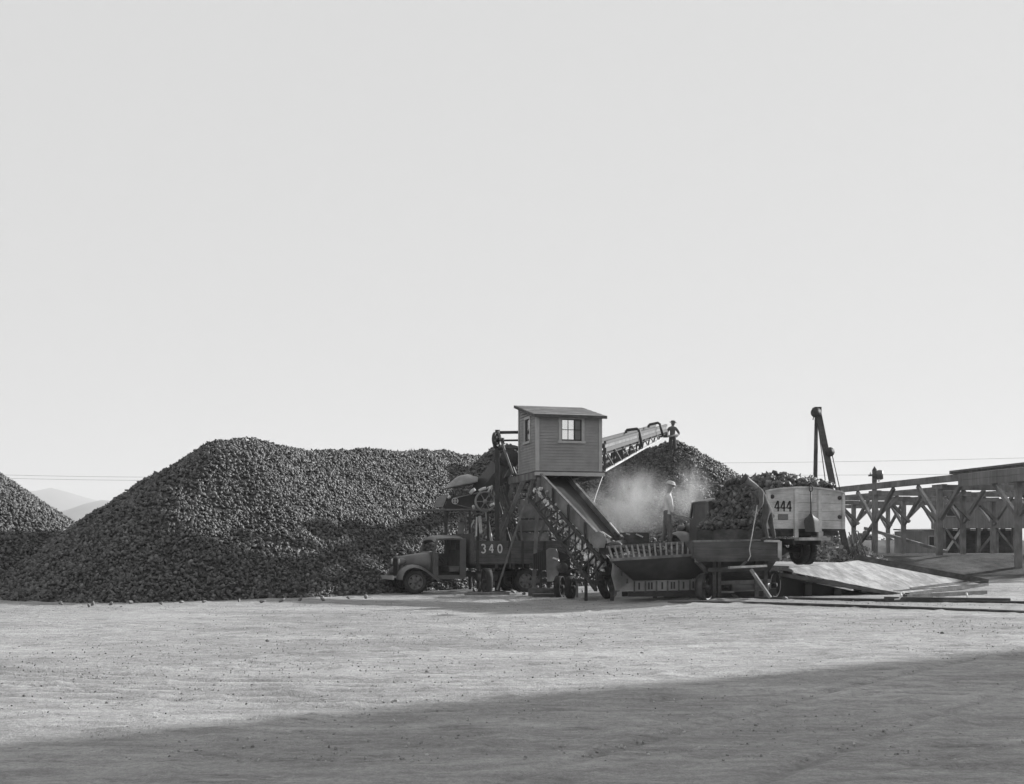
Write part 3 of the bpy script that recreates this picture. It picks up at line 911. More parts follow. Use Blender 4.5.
# tower under it
tw = empty('support_tower', V(so.x, so.y, 0), sang, 'dark timber and steel tower carrying the clapboard shed over the 340 truck', 'tower')
L2 = lambda x, y, z: tw.matrix_basis @ V(x, y, z)
zs = so.z - .05
b = MB(); b.beam(L2(-.10, -.08, zs - .06), L2(SW + .1, -.08, zs - .06), .10, .12); b.build('sill_beam', 'trim_paint', tw)
b = MB(); b.beam(L2(-.10, -.02, zs - .13), L2(-.10, 3.3, zs - .13), .12, .22); b.build('sill_beam', 'old_timber', tw)
for x in (.7, 1.5, SW):
    b = MB(); b.beam(L2(x, -.02, zs - .12), L2(x, 2.5, zs - .12), .1, .12); b.build('joist', 'dark_wood', tw)
legs = [((.05, -.05), (-.2, -.25)), ((-.05, 3.0), (-.75, 4.6)), ((SW - .25, 2.3), (SW + .1, 4.7)), ((-.1, 1.4), (-1.05, 4.2))]
tops = {}
for (tx, ty), (bx, by) in legs:
    b = MB(); b.beam(L2(tx, ty, zs - .2), L2(bx, by, -.05), .13, .13, up=(1, 0, 0)); b.build('leg', 'old_timber', tw)
def strut(a, b_, w=.07, m='old_timber', name='brace'):
    q = MB(); q.beam(a, b_, w, w); return q.build(name, m, tw)
strut(W(500, 487, 40.8), W(529, 589, 41.2), .08, 'dark_wood')
strut(W(504, 487, 40.9), W(534, 589, 41.3), .06, 'dark_wood')
strut(W(533, 478, 39.2), W(497, 590, 39.0), .06, 'old_timber')
strut(W(516, 480, 41.5), W(522, 540, 41.5), .07)
strut(W(494, 487, 43.2), W(520, 575, 43.0), .08, 'black_iron')
strut(W(560, 476, 41.5), W(537, 545, 43.3), .07)
strut(W(536, 478, 39.2), W(528, 503, 40.2), .06)
strut(W(497, 532, 43.8), W(552, 531, 43.6), .05, 'black_iron')
strut(W(517, 519, 43.6), W(548, 519, 43.6), .05, 'black_iron')
# sheet panels hung between the rear legs
for (a, b_, c_, d_, dd) in ((520, 500, 545, 518, 44.0), (518, 520, 548, 531, 44.1), (497, 486, 503, 512, 44.0), (505, 485, 509, 508, 44.3), (500, 533, 549, 541, 43.95)):
    q = MB(); p0 = W(a, b_, dd); p1 = W(c_, d_, dd); q.box((p0 + p1) / 2, (abs(p1.x - p0.x), .04, abs(p1.z - p0.z))); q.build('panel', 'sheet_metal', tw)
# mast with sheave and the three tie bars
b = MB(); b.beam(W(497, 600, 41.6) * 1, W(497.5, 430, 41.6), .17, .17, up=(0, 1, 0)); b.build('mast', 'black_iron', tw)
for y, r in ((432.5, .055), (440.5, .035), (448.5, .045)):
    p = W(498, y, 41.5); q = MB(); q.tube([p, p + V(1.15, -.15, 0)], r, 8); q.build('tie_bar', 'black_iron', tw)
p = W(496, 439.5, 41.4); q = MB()
q.lathe([(-.05, .20), (-.05, .27), (-.02, .24), (.02, .24), (.05, .27), (.05, .20)], p, (.92, -.38, .0), 24, ring=True); q.lathe([(-.1, .06), (.1, .06)], p, (.92, -.38, 0), 12)
for kk in range(6):
    dd, s1, u1 = frame_from((.92, -.38, 0)); a = math.pi * kk / 3; q.beam(p, p + (s1 * math.cos(a) + u1 * math.sin(a)) * .22, .03, .04)
q.build('sheave', 'black_iron', tw)
p = W(502.5, 440.5, 41.4); q = MB(); q.lathe([(-.06, .1), (.06, .1)], p, (1, -.1, 0), 14); q.build('sheave', 'black_iron', tw)
strut(W(498, 431, 41.4), W(513, 474, 41.2), .07)
# bucket elevator behind the mast: inclined casing with an arched head
el = empty('bucket_elevator', W(490, 590, 44) * 1, 0, 'dark inclined bucket elevator rising behind the mast left of the clapboard shed', 'elevator')
q = MB(); q.beam(W(474, 503, 44.6), W(506, 462, 43.4), .9, .42); q.build('casing', 'dark_paint', el)
q = MB(); hc = W(510, 459, 43.2); pts = [hc + V(math.cos(R(a)) * .62, 0, math.sin(R(a)) * .46) for a in range(-10, 195, 12)]
for p0, p1 in zip(pts, pts[1:]): q.beam(p0, p1 + (p1 - p0) * .05, .08, .8, up=(0, 1, 0))
q.build('head_cover', 'dark_paint', el)
q = MB(); q.lathe([(-.42, .36), (.42, .36)], hc, (0, 1, 0), 16); q.build('drum', 'black_iron', el)
q = MB(); p0 = W(491, 462, 43.9); p1 = W(497.5, 476, 43.9); q.box((p0 + p1) / 2, (p1.x - p0.x, .06, p0.z - p1.z)); q.build('plate', 'sheet_metal', el)
for a, b_ in (((505, 447, 42.9), (517, 478, 42.7)), ((503, 478, 43), (515, 452, 42.9))):
    q = MB(); q.beam(W(*a), W(*b_), .08, .08); q.build('brace', 'black_iron', el)
for px in (478, 508):
    q = MB(); p0 = W(px, 476 if px > 500 else 500, 43.9); q.beam(p0, V(p0.x, p0.y, -.05), .12, .12); q.build('leg', 'black_iron', el)

# ------------------------------------------------------------------ chute: dark belt trough from under the shed to the hopper
ck = empty('belt_conveyor', W(580, 595, 35), 0, 'dark open belt trough slanting down from under the clapboard shed to the hopper', 'conveyor')
Tn, Tf = W(539, 477, 39.3), W(563, 475.5, 40.6)      # top: near edge, far edge
Bn, Bf = W(606.5, 549, 32.4), W(622, 545, 34.0)      # foot
def quad_slab(a, b_, c_, d_, t, off):
    q = MB(); o = V(*off) * t; q.add([a, b_, c_, d_, a + o, b_ + o, c_ + o, d_ + o], [(0, 1, 2, 3), (7, 6, 5, 4), (0, 4, 5, 1), (1, 5, 6, 2), (2, 6, 7, 3), (3, 7, 4, 0)]); return q
quad_slab(Tn, Tf, Bf, Bn, .05, (0, 0, -1)).build('belt', 'belt_rubber', ck)
up = V(0, 0, .36)
for nm, a, b_ in (('near', Tn, Bn), ('far', Tf, Bf)):
    q = MB(); off = V(-.05, -.01, 0) if nm == 'near' else V(.05, .01, 0)
    q.add([a - up * .75, a + up * .5, b_ + up * .5, b_ - up * .75, a - up * .75 + off, a + up * .5 + off, b_ + up * .5 + off, b_ - up * .75 + off],
          [(0, 1, 2, 3), (7, 6, 5, 4), (0, 4, 5, 1), (1, 5, 6, 2), (2, 6, 7, 3), (3, 7, 4, 0)])
    q.build('side_panel', 'sheet_metal', ck)
    e = MB(); e.beam(a + up * .5 + V(0, 0, .03) + off / 2, b_ + up * .5 + V(0, 0, .03) + off / 2, .08, .05); e.build('edge_strip', 'old_timber', ck)
for t in (.28, .52, .76, .96):
    p = Tn.lerp(Bn, t) + V(-.09, -.03, 0); q = MB(); q.beam(p - up * .95, p + up * .55, .06, .06); q.build('stiffener', 'black_iron', ck)
# lattice truss below the near side
Un, Ub = Tn + V(-.1, -.05, -.30), Bn + V(-.1, -.05, -.36)
Ln, Lb = W(529, 497, 39.4), W(596, 590, 32.6)
for a, b_ in ((Un, Ub), (Ln, Lb)):
    q = MB(); q.beam(a, b_, .09, .09); q.build('chord', 'black_iron', ck)
n = 11
for i in range(n):
    a0, a1 = Un.lerp(Ub, i / n), Un.lerp(Ub, (i + 1) / n); c0, c1 = Ln.lerp(Lb, i / n), Ln.lerp(Lb, (i + 1) / n)
    q = MB(); q.beam(a0, c1, .05, .045); q.beam(c0 + V(0, .05, 0), a1 + V(0, .05, 0), .05, .045); q.build('lattice', 'black_iron', ck)
# dirt return belt seen through the lattice with clods coloured pale to read as sunlit patches
o3 = V(.42, .35, .0)
a, b_, c_, d_ = Un.lerp(Ln, .42) + V(.06, .08, 0), Un.lerp(Ln, .42) + o3, Ub.lerp(Lb, .45) + o3, Ub.lerp(Lb, .45) + V(.06, .08, 0)
quad_slab(a, b_, c_, d_, .04, (0, 0, -1)).build('dirt_belt', 'belt_rubber', ck)


def rocks(name, pts, size, r, m, parent=None, tone=(.6, 1.3)):
    n = len(pts); rot = rand_rot(n, r)
    P = BP[None] * r.uniform(.7, 1.3, (n, len(BP), 1)) * np.array([1.15, .9, .55])
    P = np.einsum('nij,nvj->nvi', rot, P) * (np.asarray(size) * r.uniform(.5, 1.4, n))[:, None, None] + np.asarray(pts)[:, None]
    co = P.reshape(-1, 3)
    if parent is not None:
        mi = np.array(world_of(parent).inverted()); co = co @ mi[:3, :3].T + mi[:3, 3]
    me = fast_mesh(name, co, (BF[None] + (np.arange(n) * len(BP))[:, None, None]).reshape(-1, 3), False)
    at = me.attributes.new('tone', 'FLOAT', 'POINT'); at.data.foreach_set('value', np.repeat(r.uniform(*tone, n), len(BP)).astype(np.float32))
    me.materials.append(M[m]); o = bpy.data.objects.new(name, me); COL.objects.link(o)
    if parent is not None: o.parent = parent
    return o


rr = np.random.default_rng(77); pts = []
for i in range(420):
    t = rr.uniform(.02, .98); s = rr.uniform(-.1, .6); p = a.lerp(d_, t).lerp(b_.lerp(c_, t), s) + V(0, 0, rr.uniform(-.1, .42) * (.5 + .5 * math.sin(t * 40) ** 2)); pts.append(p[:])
o = rocks('clods', np.array(pts), .085, rr, 'clod', ck, (.9, 2.0)); o['kind'] = 'stuff'  # tone raised so the shaded clods look sunlit
hr = MB(); p = Bn.lerp(Bf, .5) + V(.0, -.1, .02); ax = (Bf - Bn).normalized(); hr.tube([Bn - ax * .1, Bf + ax * .1], .16, 14); hr.build('tail_roller', 'black_iron', ck)
q = MB(); q.prism([W(592, 534, 32.2), W(599, 531, 32.2), W(604, 534, 32.2), W(606, 541, 32.2), W(604, 548, 32.2), W(593, 548, 32.2)], (.05, .3, 0)); q.build('guard', 'sheet_metal', ck)
for pa, pb in (((602, 532, 33.6), (611, 538, 33.2)), ((613, 541, 33.6), (624, 547, 33.2)), ((610, 523, 34.5), (619, 534, 34.2))):
    q = MB(); q.beam(W(*pa), W(*pb), .05, .04); q.build('edge_strip', 'pale_timber', ck)
for (x, y, D, zt) in ((586, 590, 33.9, 1.2),):
    p = W(x, y, D); q = MB(); q.beam(V(p.x, p.y, 0), V(p.x, p.y, zt), .09, .09); q.build('leg', 'black_iron', ck)

# belt-drive housing beside the chute foot
en = empty('engine_housing', W(550, 582, 37.6) * 1, 0, 'rounded sheet-metal engine housing with a dark radiator opening, left of the chute foot', 'engine')
D = 37.4
prof = [(546, 550), (549, 548), (556, 549), (558, 554), (558.5, 572), (556.5, 578), (552, 581.5), (547, 581.5)]
q = MB(); q.prism([W(x, y, D) for x, y in prof], (.03, .10, 0)); q.build('side_cover', 'housing_paint', en)
q = MB(); q.prism([W(546, 550, D + .1), W(546, 570.5, D + .1), W(533.5, 569, D + .25), W(533.5, 554, D + .25)], (.12, 1.0, 0)); q.build('radiator', 'belt_rubber', en)
q = MB()
for k in range(7):
    t = k / 6; q.beam(W(546, 550, D + .08).lerp(W(533.5, 554, D + .23), t) + V(0, -.02, 0), W(546, 570.5, D + .08).lerp(W(533.5, 569, D + .23), t) + V(0, -.02, 0), .02, .02)
q.build('radiator_slat', 'black_iron', en)
q = MB(); rows = []
for i in range(9):
    t = i / 8; a_ = W(lerp(553, 571, t), 547 + 6.5 * t ** 2.2, D + .12); rows.append([a_, a_ + V(.0, .95, .0)])
q.grid(rows); q.grid([[p - V(0, 0, .03) for p in r] for r in rows])
mat('lit_cover_paint', .42, .5, .2, 3, stain=.25, metal=.2)  # paler than the housing sides so the top looks sunlit
q.build('top_cover', 'lit_cover_paint', en)
q = MB(); q.prism([W(558.6, 551, D + .13), W(570, 556, D + .13), W(570, 577, D + .13), W(558.6, 577, D + .13)], (0, .8, 0)); q.build('block', 'black_iron', en)
for x in (541, 549, 566):
    for dy in (.15, .95):
        p = W(x, 580, D); q = MB(); q.beam(V(p.x, p.y + dy, -.03), V(p.x, p.y + dy, .75), .08, .08); q.build('leg', 'black_iron', en)
q = MB(); q.beam(W(536, 581, D + .5) , W(572, 580, D + .5), .1, .12); q.build('skid', 'dark_wood', en)
p = W(556, 559.5, D - .03); q = MB(); q.tube([p + V(-.1, 0, .05), p + V(.06, -.06, .0), p + V(.09, -.06, -.12)], .035, 8); q.build('handle', 'bright_metal', en)
# drive belt: a long dark loop to the big pulley
db = empty('drive_belt', W(580, 590, 35), 0, 'dark looping drive belt between the engine housing and the chute foot', 'belt')
pts = []
for x, y, D2 in ((560, 562.5, 36.9), (572, 556.5, 36), (584, 549.5, 35), (592, 545, 34.2), (595.5, 547.5, 33.9), (597, 553, 33.8), (595.5, 560, 34), (590, 566, 34.5), (582, 569, 35.2), (574, 569.5, 36), (566, 572, 36.7)):
    pts.append(W(x, y, D2))
q = MB()
for i in range(len(pts) - 1): q.beam(pts[i], pts[i + 1] + (pts[i + 1] - pts[i]) * .04, .045, .11, up=(0, 1, 0))
q.build('belt', 'belt_rubber', db)
q = MB(); p = W(562, 567.5, 36.85); q.lathe([(-.1, .15), (-.08, .17), (.08, .17), (.1, .15)], p, (.25, -.97, 0), 18); q.tube([p, p + V(-.1, .3, 0)], .03, 8); q.build('pulley', 'worn_iron', db)
q = MB(); p = W(590.5, 555, 34.4); ax = (.25, -.97, 0)
for ro in (.30,): q.lathe([(-.05, ro - .03), (-.05, ro), (.05, ro), (.05, ro - .03)], p, ax, 26, ring=True)
dd, s1, u1 = frame_from(ax)
for kk in range(6): a = math.pi * kk / 3; q.beam(p, p + (s1 * math.cos(a) + u1 * math.sin(a)) * .29, .04, .03)
q.tube([p - V(*ax) * .12, p + V(*ax) * .1], .04, 8); q.build('pulley', 'worn_iron', db)

# steel carriage wheels under the machinery, each a thing
def steel_wheel(px, py, D, r, axis, label, w=.2, m='worn_iron', spokes=8, tilt=0):
    p = W(px, py, D); g = gz(p.x, p.y); root = empty('carriage_wheel', V(p.x, p.y, g), 0, label, 'wheel', 'steel wheels of the machinery')
    c = V(p.x, p.y, g + r * math.cos(tilt)); ax = V(*axis).normalized(); dd, s1, u1 = frame_from(ax)
    q = MB(); q.lathe([(-w / 2, r - .04), (-w / 2, r), (w / 2, r), (w / 2, r - .04)], c, ax, 30, ring=True); q.build('rim', m, root)
    q = MB(); q.lathe([(-w * .7, .07 * r / .4), (w * .7, .07 * r / .4)], c, ax, 14); q.build('hub', m, root)
    q = MB()
    for k in range(spokes): a = 2 * math.pi * k / spokes; q.beam(c + (s1 * math.cos(a) + u1 * math.sin(a)) * .04, c + (s1 * math.cos(a) + u1 * math.sin(a)) * (r - .02), .045, .025)
    q.build('spoke', m, root)
    return root


steel_wheel(487, 575, 38.9, .44, (.97, .25, 0), 'dark steel wheel beside the box of the 340 truck, under the figures', .22, 'rubber')
steel_wheel(570.5, 590, 35.6, .34, (.95, -.32, 0), 'small dark wheel standing under the engine housing', .2, 'rubber')
steel_wheel(559.5, 590, 36.4, .34, (.95, -.32, 0), 'small dark wheel half hidden behind another under the housing', .2, 'rubber')
steel_wheel(605.5, 575, 34.6, .66, (.90, -.36, .22), 'largest spoked steel wheel, leaning beside the left end of the hopper', .26, spokes=10)
steel_wheel(704.5, 588, 31.0, .36, (.80, -.6, 0), 'spoked steel wheel at the right end of the hopper base', .22)
steel_wheel(772, 585, 32.2, .36, (.80, -.6, 0), 'dark steel wheel under the right end of the plank wagon', .2, 'rubber')
q = MB(); a_ = W(562, 585, 36.2); b_ = W(604, 580, 32.6); q.beam(W(574, 580, 35.4), W(600, 582, 32.9), .08, .08); ax_o = q.build('axle_beam', 'black_iron'); tag(ax_o, 'dark low axle beam between the small wheel and the largest wheel', 'beam')

# ------------------------------------------------------------------ receiving hopper
hp = empty('receiving_hopper', W(660, 597, 31.0), 0, 'long steel receiving hopper with an overhanging dark apron and slatted grate', 'hopper')
a, b_, c_, d_ = W(613, 561.5, 30.5), W(692, 556.2, 31.0), W(707, 577.5, 31.5), W(634, 580.5, 31.4)
q = MB(); rows = [[a.lerp(d_, i / 8).lerp(b_.lerp(c_, i / 8), j / 12) for j in range(13)] for i in range(9)]
q.grid(rows); q.grid([[p + V(0, .05, .01) for p in r_] for r_ in rows]); q.build('apron', 'apron_steel', hp)
q = MB(); q.prism([W(613.5, 563, 30.75), W(633.5, 581, 31.42), W(633.5, 590.5, 31.42), W(616, 590.5, 31.2), W(612, 575, 31.0)], (-.02, .05, 0)); q.build('end_panel', 'housing_paint', hp)
base_l, base_r = W(633, 586, 31.5), W(704, 584.5, 31.55)
q = MB(); q.beam(base_l, base_r, .05, .29); q.build('base_board', 'housing_paint', hp)
for k in range(7):
    p = base_l.lerp(base_r, (k + .0) / 6.4) + V(.03, -.05, -.02); q = MB(); q.beam(p - V(0, 0, .16), p + V(0, 0, .15), .04, .035); q.build('stud', 'worn_iron', hp)
    for dx in ((.12,), (.06, .19), (.16,), (.08, .2))[k % 4]:
        pp = base_l.lerp(base_r, (k + .3 + dx * 2) / 6.4) + V(0, -.03, .01); q = MB(); q.beam(pp - V(0, 0, .11), pp + V(0, 0, .08), .045, .02); q.build('bolt', 'black_iron', hp)
for (x, y) in ((621.5, 572.5), (627, 580)):
    p = W(x, y, 31.0); q = MB(); q.beam(p + V(0, -.03, -.09), p + V(0, -.03, .04), .05, .03); q.build('bolt', 'black_iron', hp)
q = MB(); q.beam(W(628, 594, 31.6), W(708, 593.5, 31.6), .16, .14); q.build('skid', 'black_iron', hp)
q = MB(); q.beam(W(622, 594, 33.2), W(700, 593, 33.2), .16, .14); q.build('skid', 'black_iron', hp)
q = MB(); q.prism([W(612, 562, 31.0), W(692, 557, 31.4), W(692, 590, 33.0), W(634, 590, 33.0)], (0, .05, 0)); q.build('back_wall', 'apron_steel', hp)
# grate: rails and bars
gt, gb = (W(606, 547.0, 32.2), W(693, 542.0, 32.4)), (W(610, 560.0, 30.55), W(692, 555.0, 31.0))
for rail in (gt, gb): q = MB(); q.beam(rail[0], rail[1], .07, .07); q.build('grate_rail', 'trestle_timber', hp)
for k in range(15):
    t = (k + .5) / 15.3; q = MB(); q.beam(gt[0].lerp(gt[1], t), gb[0].lerp(gb[1], t) , .05, .06); q.build('grate_bar', 'trestle_timber', hp)
q = MB(); q.prism([gt[0] + V(.1, .12, -.25), gt[1] + V(0, .12, -.25), gb[1] + V(0, .3, -.16), gb[0] + V(.1, .3, -.16)], (0, 0, -.04)); q.build('hopper_floor', 'belt_rubber', hp)
q = MB(); q.beam(W(650, 545.3, 32.9), W(694, 543, 33.0), .7, .05); q.build('walkway', 'old_timber', hp)
for px in (612, 655, 690):
    p = W(px, 590, 33.0); q = MB(); q.beam(V(p.x, p.y, 0), V(p.x, p.y, 1.58), .1, .1); q.build('post', 'dark_wood', hp)
# dark screens standing behind the grate
q = MB(); p0, p1 = W(614, 532.5, 34.3), W(649, 549, 34.3); q.box((p0 + p1) / 2, (p1.x - p0.x, .05, p0.z - p1.z)); q.build('screen', 'dark_wood', hp)
for pa, pb in (((636, 534, 34.1), (643, 537, 34.1)), ((626, 533.5, 34.1), (630, 534.5, 34.1))): q = MB(); q.beam(W(*pa), W(*pb), .04, .04); q.build('edge_strip', 'pale_timber', hp)

# ------------------------------------------------------------------ plank wagon at the hopper's right
wg = empty('hopper_wagon', W(738, 598, 31.2), 0, 'dark plank-sided wagon right of the hopper, with the bending worker on its rim', 'wagon')
x0, x1, Dw = 694, 779, 30.7
def slabpx(x0, y0, x1, y1, D, t=.06, yr=None):
    """board whose front face covers a pixel rectangle at depth D"""
    a = W(x0, y0, D); b_ = W(x1, y1 if yr is None else y1, D); q = MB(); q.box(((a.x + b_.x) / 2, D + t / 2, (a.z + b_.z) / 2), (abs(b_.x - a.x), t, abs(a.z - b_.z))); return q
q = slabpx(694, 541.5, 779, 549.6, Dw); q.v += slabpx(694, 549.9, 779, 558.5, Dw).v; q.f += [tuple(i + 8 for i in f) for f in q.f]; q.sm *= 2; q.build('side_board', 'bed_wood', wg)
q = MB(); q.beam(W(693, 541.2, Dw + .03), W(764, 540.0, Dw + .03), .08, .05); q.build('rim_strip', 'old_timber', wg)
q = MB(); q.beam(W(764, 540.8, Dw + .03), W(780, 541.2, Dw - .05), .12, .06); q.beam(W(779.5, 541, Dw), W(779.5, 560, Dw), .1, .1); q.build('corner_iron', 'pale_timber', wg)
for xx in (694, 778.5):
    q = MB(); p0, p1 = W(xx, 541.5, Dw + .08), W(xx, 558.5, Dw + .08); q.box((p0.x, Dw + .95, (p0.z + p1.z) / 2), (.06, 1.7, p0.z - p1.z)); q.build('end_board', 'bed_wood', wg)
q = slabpx(694, 541.5, 779, 558.5, Dw + 1.8); q.build('side_board', 'bed_wood', wg)
q = MB(); q.add([W(697, 558.6, Dw + .05), W(778, 558.6, Dw + .05), W(766, 576, Dw + .7), W(708, 576, Dw + .7)], [(0, 1, 2, 3)]); q.build('hopper_bottom', 'dark_wood', wg)
q = MB(); q.beam(W(696, 560, Dw + .0), W(779, 559.5, Dw + .0), .1, .09); q.build('sill', 'dark_wood', wg)
q = MB(); q.beam(W(696, 560.5, Dw - .02), W(709, 574, Dw + .5), .08, .1); q.build('brace', 'old_timber', wg)
q = MB(); q.beam(W(748, 560, Dw - .02), W(740, 567, Dw + .1), .05, .06); q.build('brace', 'old_timber', wg)
for xx in (714.5, 719.5, 757, 766):
    q = slabpx(xx - 1.7, 561.5, xx + 1.7, 597, Dw + .12, .12); q.build('post', 'dark_wood', wg)
q = MB(); q.beam(W(708, 570, Dw + .1), W(764, 568.5, Dw + .1), .1, .12); q.build('cross_beam', 'dark_wood', wg)
q = MB(); q.beam(W(720, 583, Dw + .3), W(770, 581, Dw + .3), .1, .1); q.beam(W(716, 592, Dw + .2), W(734, 592, Dw + .2), .1, .05); q.build('cross_beam', 'old_timber', wg)
q = MB(); q.tube([W(731, 587, Dw + .35), W(768, 585.5, Dw + .45)], [.13, .14], 14); q.build('cylinder', 'dark_paint', wg)
for xx in (722, 727): q = MB(); q.tube([W(xx, 586.5, Dw + .2), W(xx, 586.5, Dw + .4)], .05, 8); q.build('bolt', 'rubber', wg)
q = slabpx(719, 562, 760, 568, Dw + .8, .05); q.build('panel', 'old_timber', wg)
q = slabpx(716, 574, 776, 598, Dw + 1.5, .05); q.build('panel', 'belt_rubber', wg)  # dark sheet added behind to black out the bright gaps
q = MB(); q.beam(W(700, 593, Dw + 1.2), W(776, 592, Dw + 1.2), .12, .2); q.build('axle', 'black_iron', wg)

# plank on the wagon's ledge and the prop leaning on it
q = MB(); q.beam(W(729, 567.5, 30.35), W(766, 565.8, 30.45), .20, .055); o = q.build('plank', 'pale_timber'); tag(o, 'pale plank lying across the ledge of the plank wagon', 'plank')
q = MB(); q.beam(W(751, 569.5, 30.25), W(770.5, 597.8, 29.85), .075, .075); o = q.build('prop', 'trestle_timber'); tag(o, 'pale timber prop leaning from the plank down to the ground', 'prop')

# ------------------------------------------------------------------ stacker conveyor from the shed up to the peak of the right heap
sc = empty('stacker_conveyor', W(630, 455, 48), 0, 'long inclined stacker conveyor with pipe hoops, running from the shed up the right heap', 'conveyor')
U0, U1 = W(595, 441.5, 41.2), W(655, 425.5, 57.0)
K0, K1 = W(595, 468, 41.2), W(652, 437.5, 57.0)
lat = V(.97, -.24, 0) * .55
CU0, CK0 = U0.copy(), K0.copy()
for s in (0, 1):
    o = lat * (1.0 * s)
    U0 = CU0 + (CU0 - U1) * .07 * s; K0 = CK0 + (CK0 - K1) * .07 * s
    q = MB(); dz = V(0, 0, .22)
    q.add([U0 + o, U1 + o * .999, U1 + o - dz, U0 + o - dz, U0 + o + lat * .04, U1 + o + lat * .04, U1 + o - dz + lat * .04, U0 + o - dz + lat * .04],
          [(0, 1, 2, 3), (7, 6, 5, 4), (0, 4, 5, 1), (1, 5, 6, 2), (2, 6, 7, 3), (3, 7, 4, 0)])
    q.build('side_sheet', 'canvas', sc)
    q = MB(); q.beam(U0 + o + lat * .02, U1 + o + lat * .02, .09, .11); q.build('top_rail', 'black_iron', sc)
    q = MB(); q.beam(U0 + o - dz * 1.12, U1 + o - dz * 1.12, .12, .14); q.build('mid_chord', 'black_iron', sc)
    q = MB(); q.beam(K0 + o, K1 + o, .06, .07); q.build('lower_chord', 'pale_timber' if s else 'dark_wood', sc)
    n = 9
    for i in range(n):
        a0 = (U0 + o - dz * 1.2).lerp(U1 + o - dz * 1.2, i / n); c1 = (K0 + o).lerp(K1 + o, (i + 1) / n); c0 = (K0 + o).lerp(K1 + o, i / n)
        q = MB(); q.beam(a0, c0, .06, .06); q.beam(a0, c1, .045, .045); q.build('lattice', 'black_iron', sc)
quad_slab(U0 - V(0, 0, .40), U0 - V(0, 0, .40) + lat, U1 - V(0, 0, .40) + lat, U1 - V(0, 0, .40), .03, (0, 0, -1)).build('belt', 'belt_rubber', sc)
q = MB(); q.tube([U1 - lat * .1 - V(0, 0, .42), U1 + lat * 1.15 - V(0, 0, .42)], .17, 14); q.build('head_roller', 'worn_iron', sc)
q = MB(); p = U1 + lat * .9; q.box(p + V(.02, .2, -.45), (.3, .4, .25)); q.build('bearing_block', 'sheet_metal', sc)
for (xa, ya, xb, yb, yl, D) in ((626, 431.5, 639, 428.8, 447, 47.5), (648.5, 426, 660, 422.8, 436, 53.0)):
    q = MB(); pts = [W(xa, ya + 1.5, D), W(xa, ya, D), W(xa + 1.2, ya - 1.5, D), W(xb - 2, yb, D), W(xb, yb + 1.5, D), W(xb + .6, yb + 4, D), W(xb + 3, yl, D)]
    q.tube(pts, .06, 8); q.build('hoop', 'black_iron', sc)
p = W(617, 447, 46); q = MB(); q.lathe([(-.2, .18), (.2, .22)], p, (1, 0, 0), 12); q.box(p + V(0, 0, -.35), (.45, .4, .4)); q.build('motor', 'dark_paint', sc)
for px, pb, D in ((618, 470, 46), (640, 452, 52)):
    p = W(px, pb - 10, D); q = MB(); z = float(h_right(p.x, p.y)) - .3; q.beam(V(p.x, p.y, max(z, -.05)), p + V(0, 0, .3), .12, .12); q.build('leg', 'dark_wood', sc)

# ------------------------------------------------------------------ belt-driven engine on a stand over the 340 truck
es = empty('engine_stand', W(470, 588, 43.8) * 1, 0, 'belt-driven engine unit with a spoked pulley on a spindly stand above the 340 truck', 'engine')
D = 43.6
q = MB(); q.beam(W(414, 510.2, D), W(489, 509.8, D), .9, .06); q.build('plank', 'old_timber', es)
rows = []
for i in range(9):
    t = i / 8; xx = lerp(441, 478, t); wt = .45 + .1 * math.sin(t * 3.14); row = []
    for j in range(9):
        s = j / 8 * 2 - 1; ends = sstep(-.02, .5, t) * (1 - .5 * sstep(.7, 1, t)); wt = wt * (.25 + .75 * float(sstep(0, .4, t)))
        p = W(xx, lerp(489.5, 482, t), D); row.append(p + V(0, s * wt, float((1 - s * s) * .38 * ends)))
    rows.append(row)
q = MB(); q.grid(rows); q.grid([[p - V(0, 0, .03) for p in r] for r in rows]); q.build('canopy', 'housing_paint', es)
q = MB(); q.prism([W(434, 507, D - .3), W(437, 499, D - .3), W(442, 495, D - .3), W(448, 494.5, D - .3), W(443, 507, D - .3)], (0, .7, 0)); q.build('cowling', 'sheet_metal', es)
q = MB(); q.prism([W(444, 508, D - .2), W(449, 496, D - .2), W(472, 494, D - .2), W(478, 500, D - .2), W(478, 508, D - .2)], (0, .6, 0)); q.build('block', 'black_iron', es)
def spoked(px, py, D, r, name, m, par, n=6, w=.14, ax=(.2, -.98, 0)):
    p = W(px, py, D); dd, s1, u1 = frame_from(ax); q = MB()
    q.lathe([(-w / 2, r * .82), (-w / 2, r), (w / 2, r), (w / 2, r * .82)], p, ax, 26, ring=True); q.lathe([(-w * .6, r * .2), (w * .6, r * .2)], p, ax, 12)
    for k in range(n): a = 2 * math.pi * k / n; q.beam(p + (s1 * math.cos(a) + u1 * math.sin(a)) * r * .15, p + (s1 * math.cos(a) + u1 * math.sin(a)) * r * .9, .05, .03)
    return q.build(name, m, par)
spoked(485, 501.5, D - .35, .40, 'large_pulley', 'housing_paint', es)
spoked(455, 501, D - .35, .12, 'small_pulley', 'number_sunlit_white', es, 4)  # pulley whitened to look sunlit
q = MB(); q.beam(W(455, 497.8, D - .35), W(484, 491.4, D - .35), .03, .1, up=(0, 1, 0)); q.beam(W(455, 504.2, D - .35), W(484, 511, D - .35), .02, .1, up=(0, 1, 0)); q.build('belt', 'sheet_metal', es)
q = MB()
for (a_, b_, r) in (((470, 493.5), (475, 489), .07), ((479, 491), (486, 488.2), .06), ((488, 492), (492, 486), .045), ((474, 508.5), (473, 506), .06), ((490, 506), (494, 503.8), .05), ((448, 498), (450.5, 497), .05)):
    q.tube([W(a_[0], a_[1], D - .4), W((a_[0] + b_[0]) / 2, (a_[1] + b_[1]) / 2 - .6, D - .42), W(b_[0], b_[1], D - .4)], r, 8)
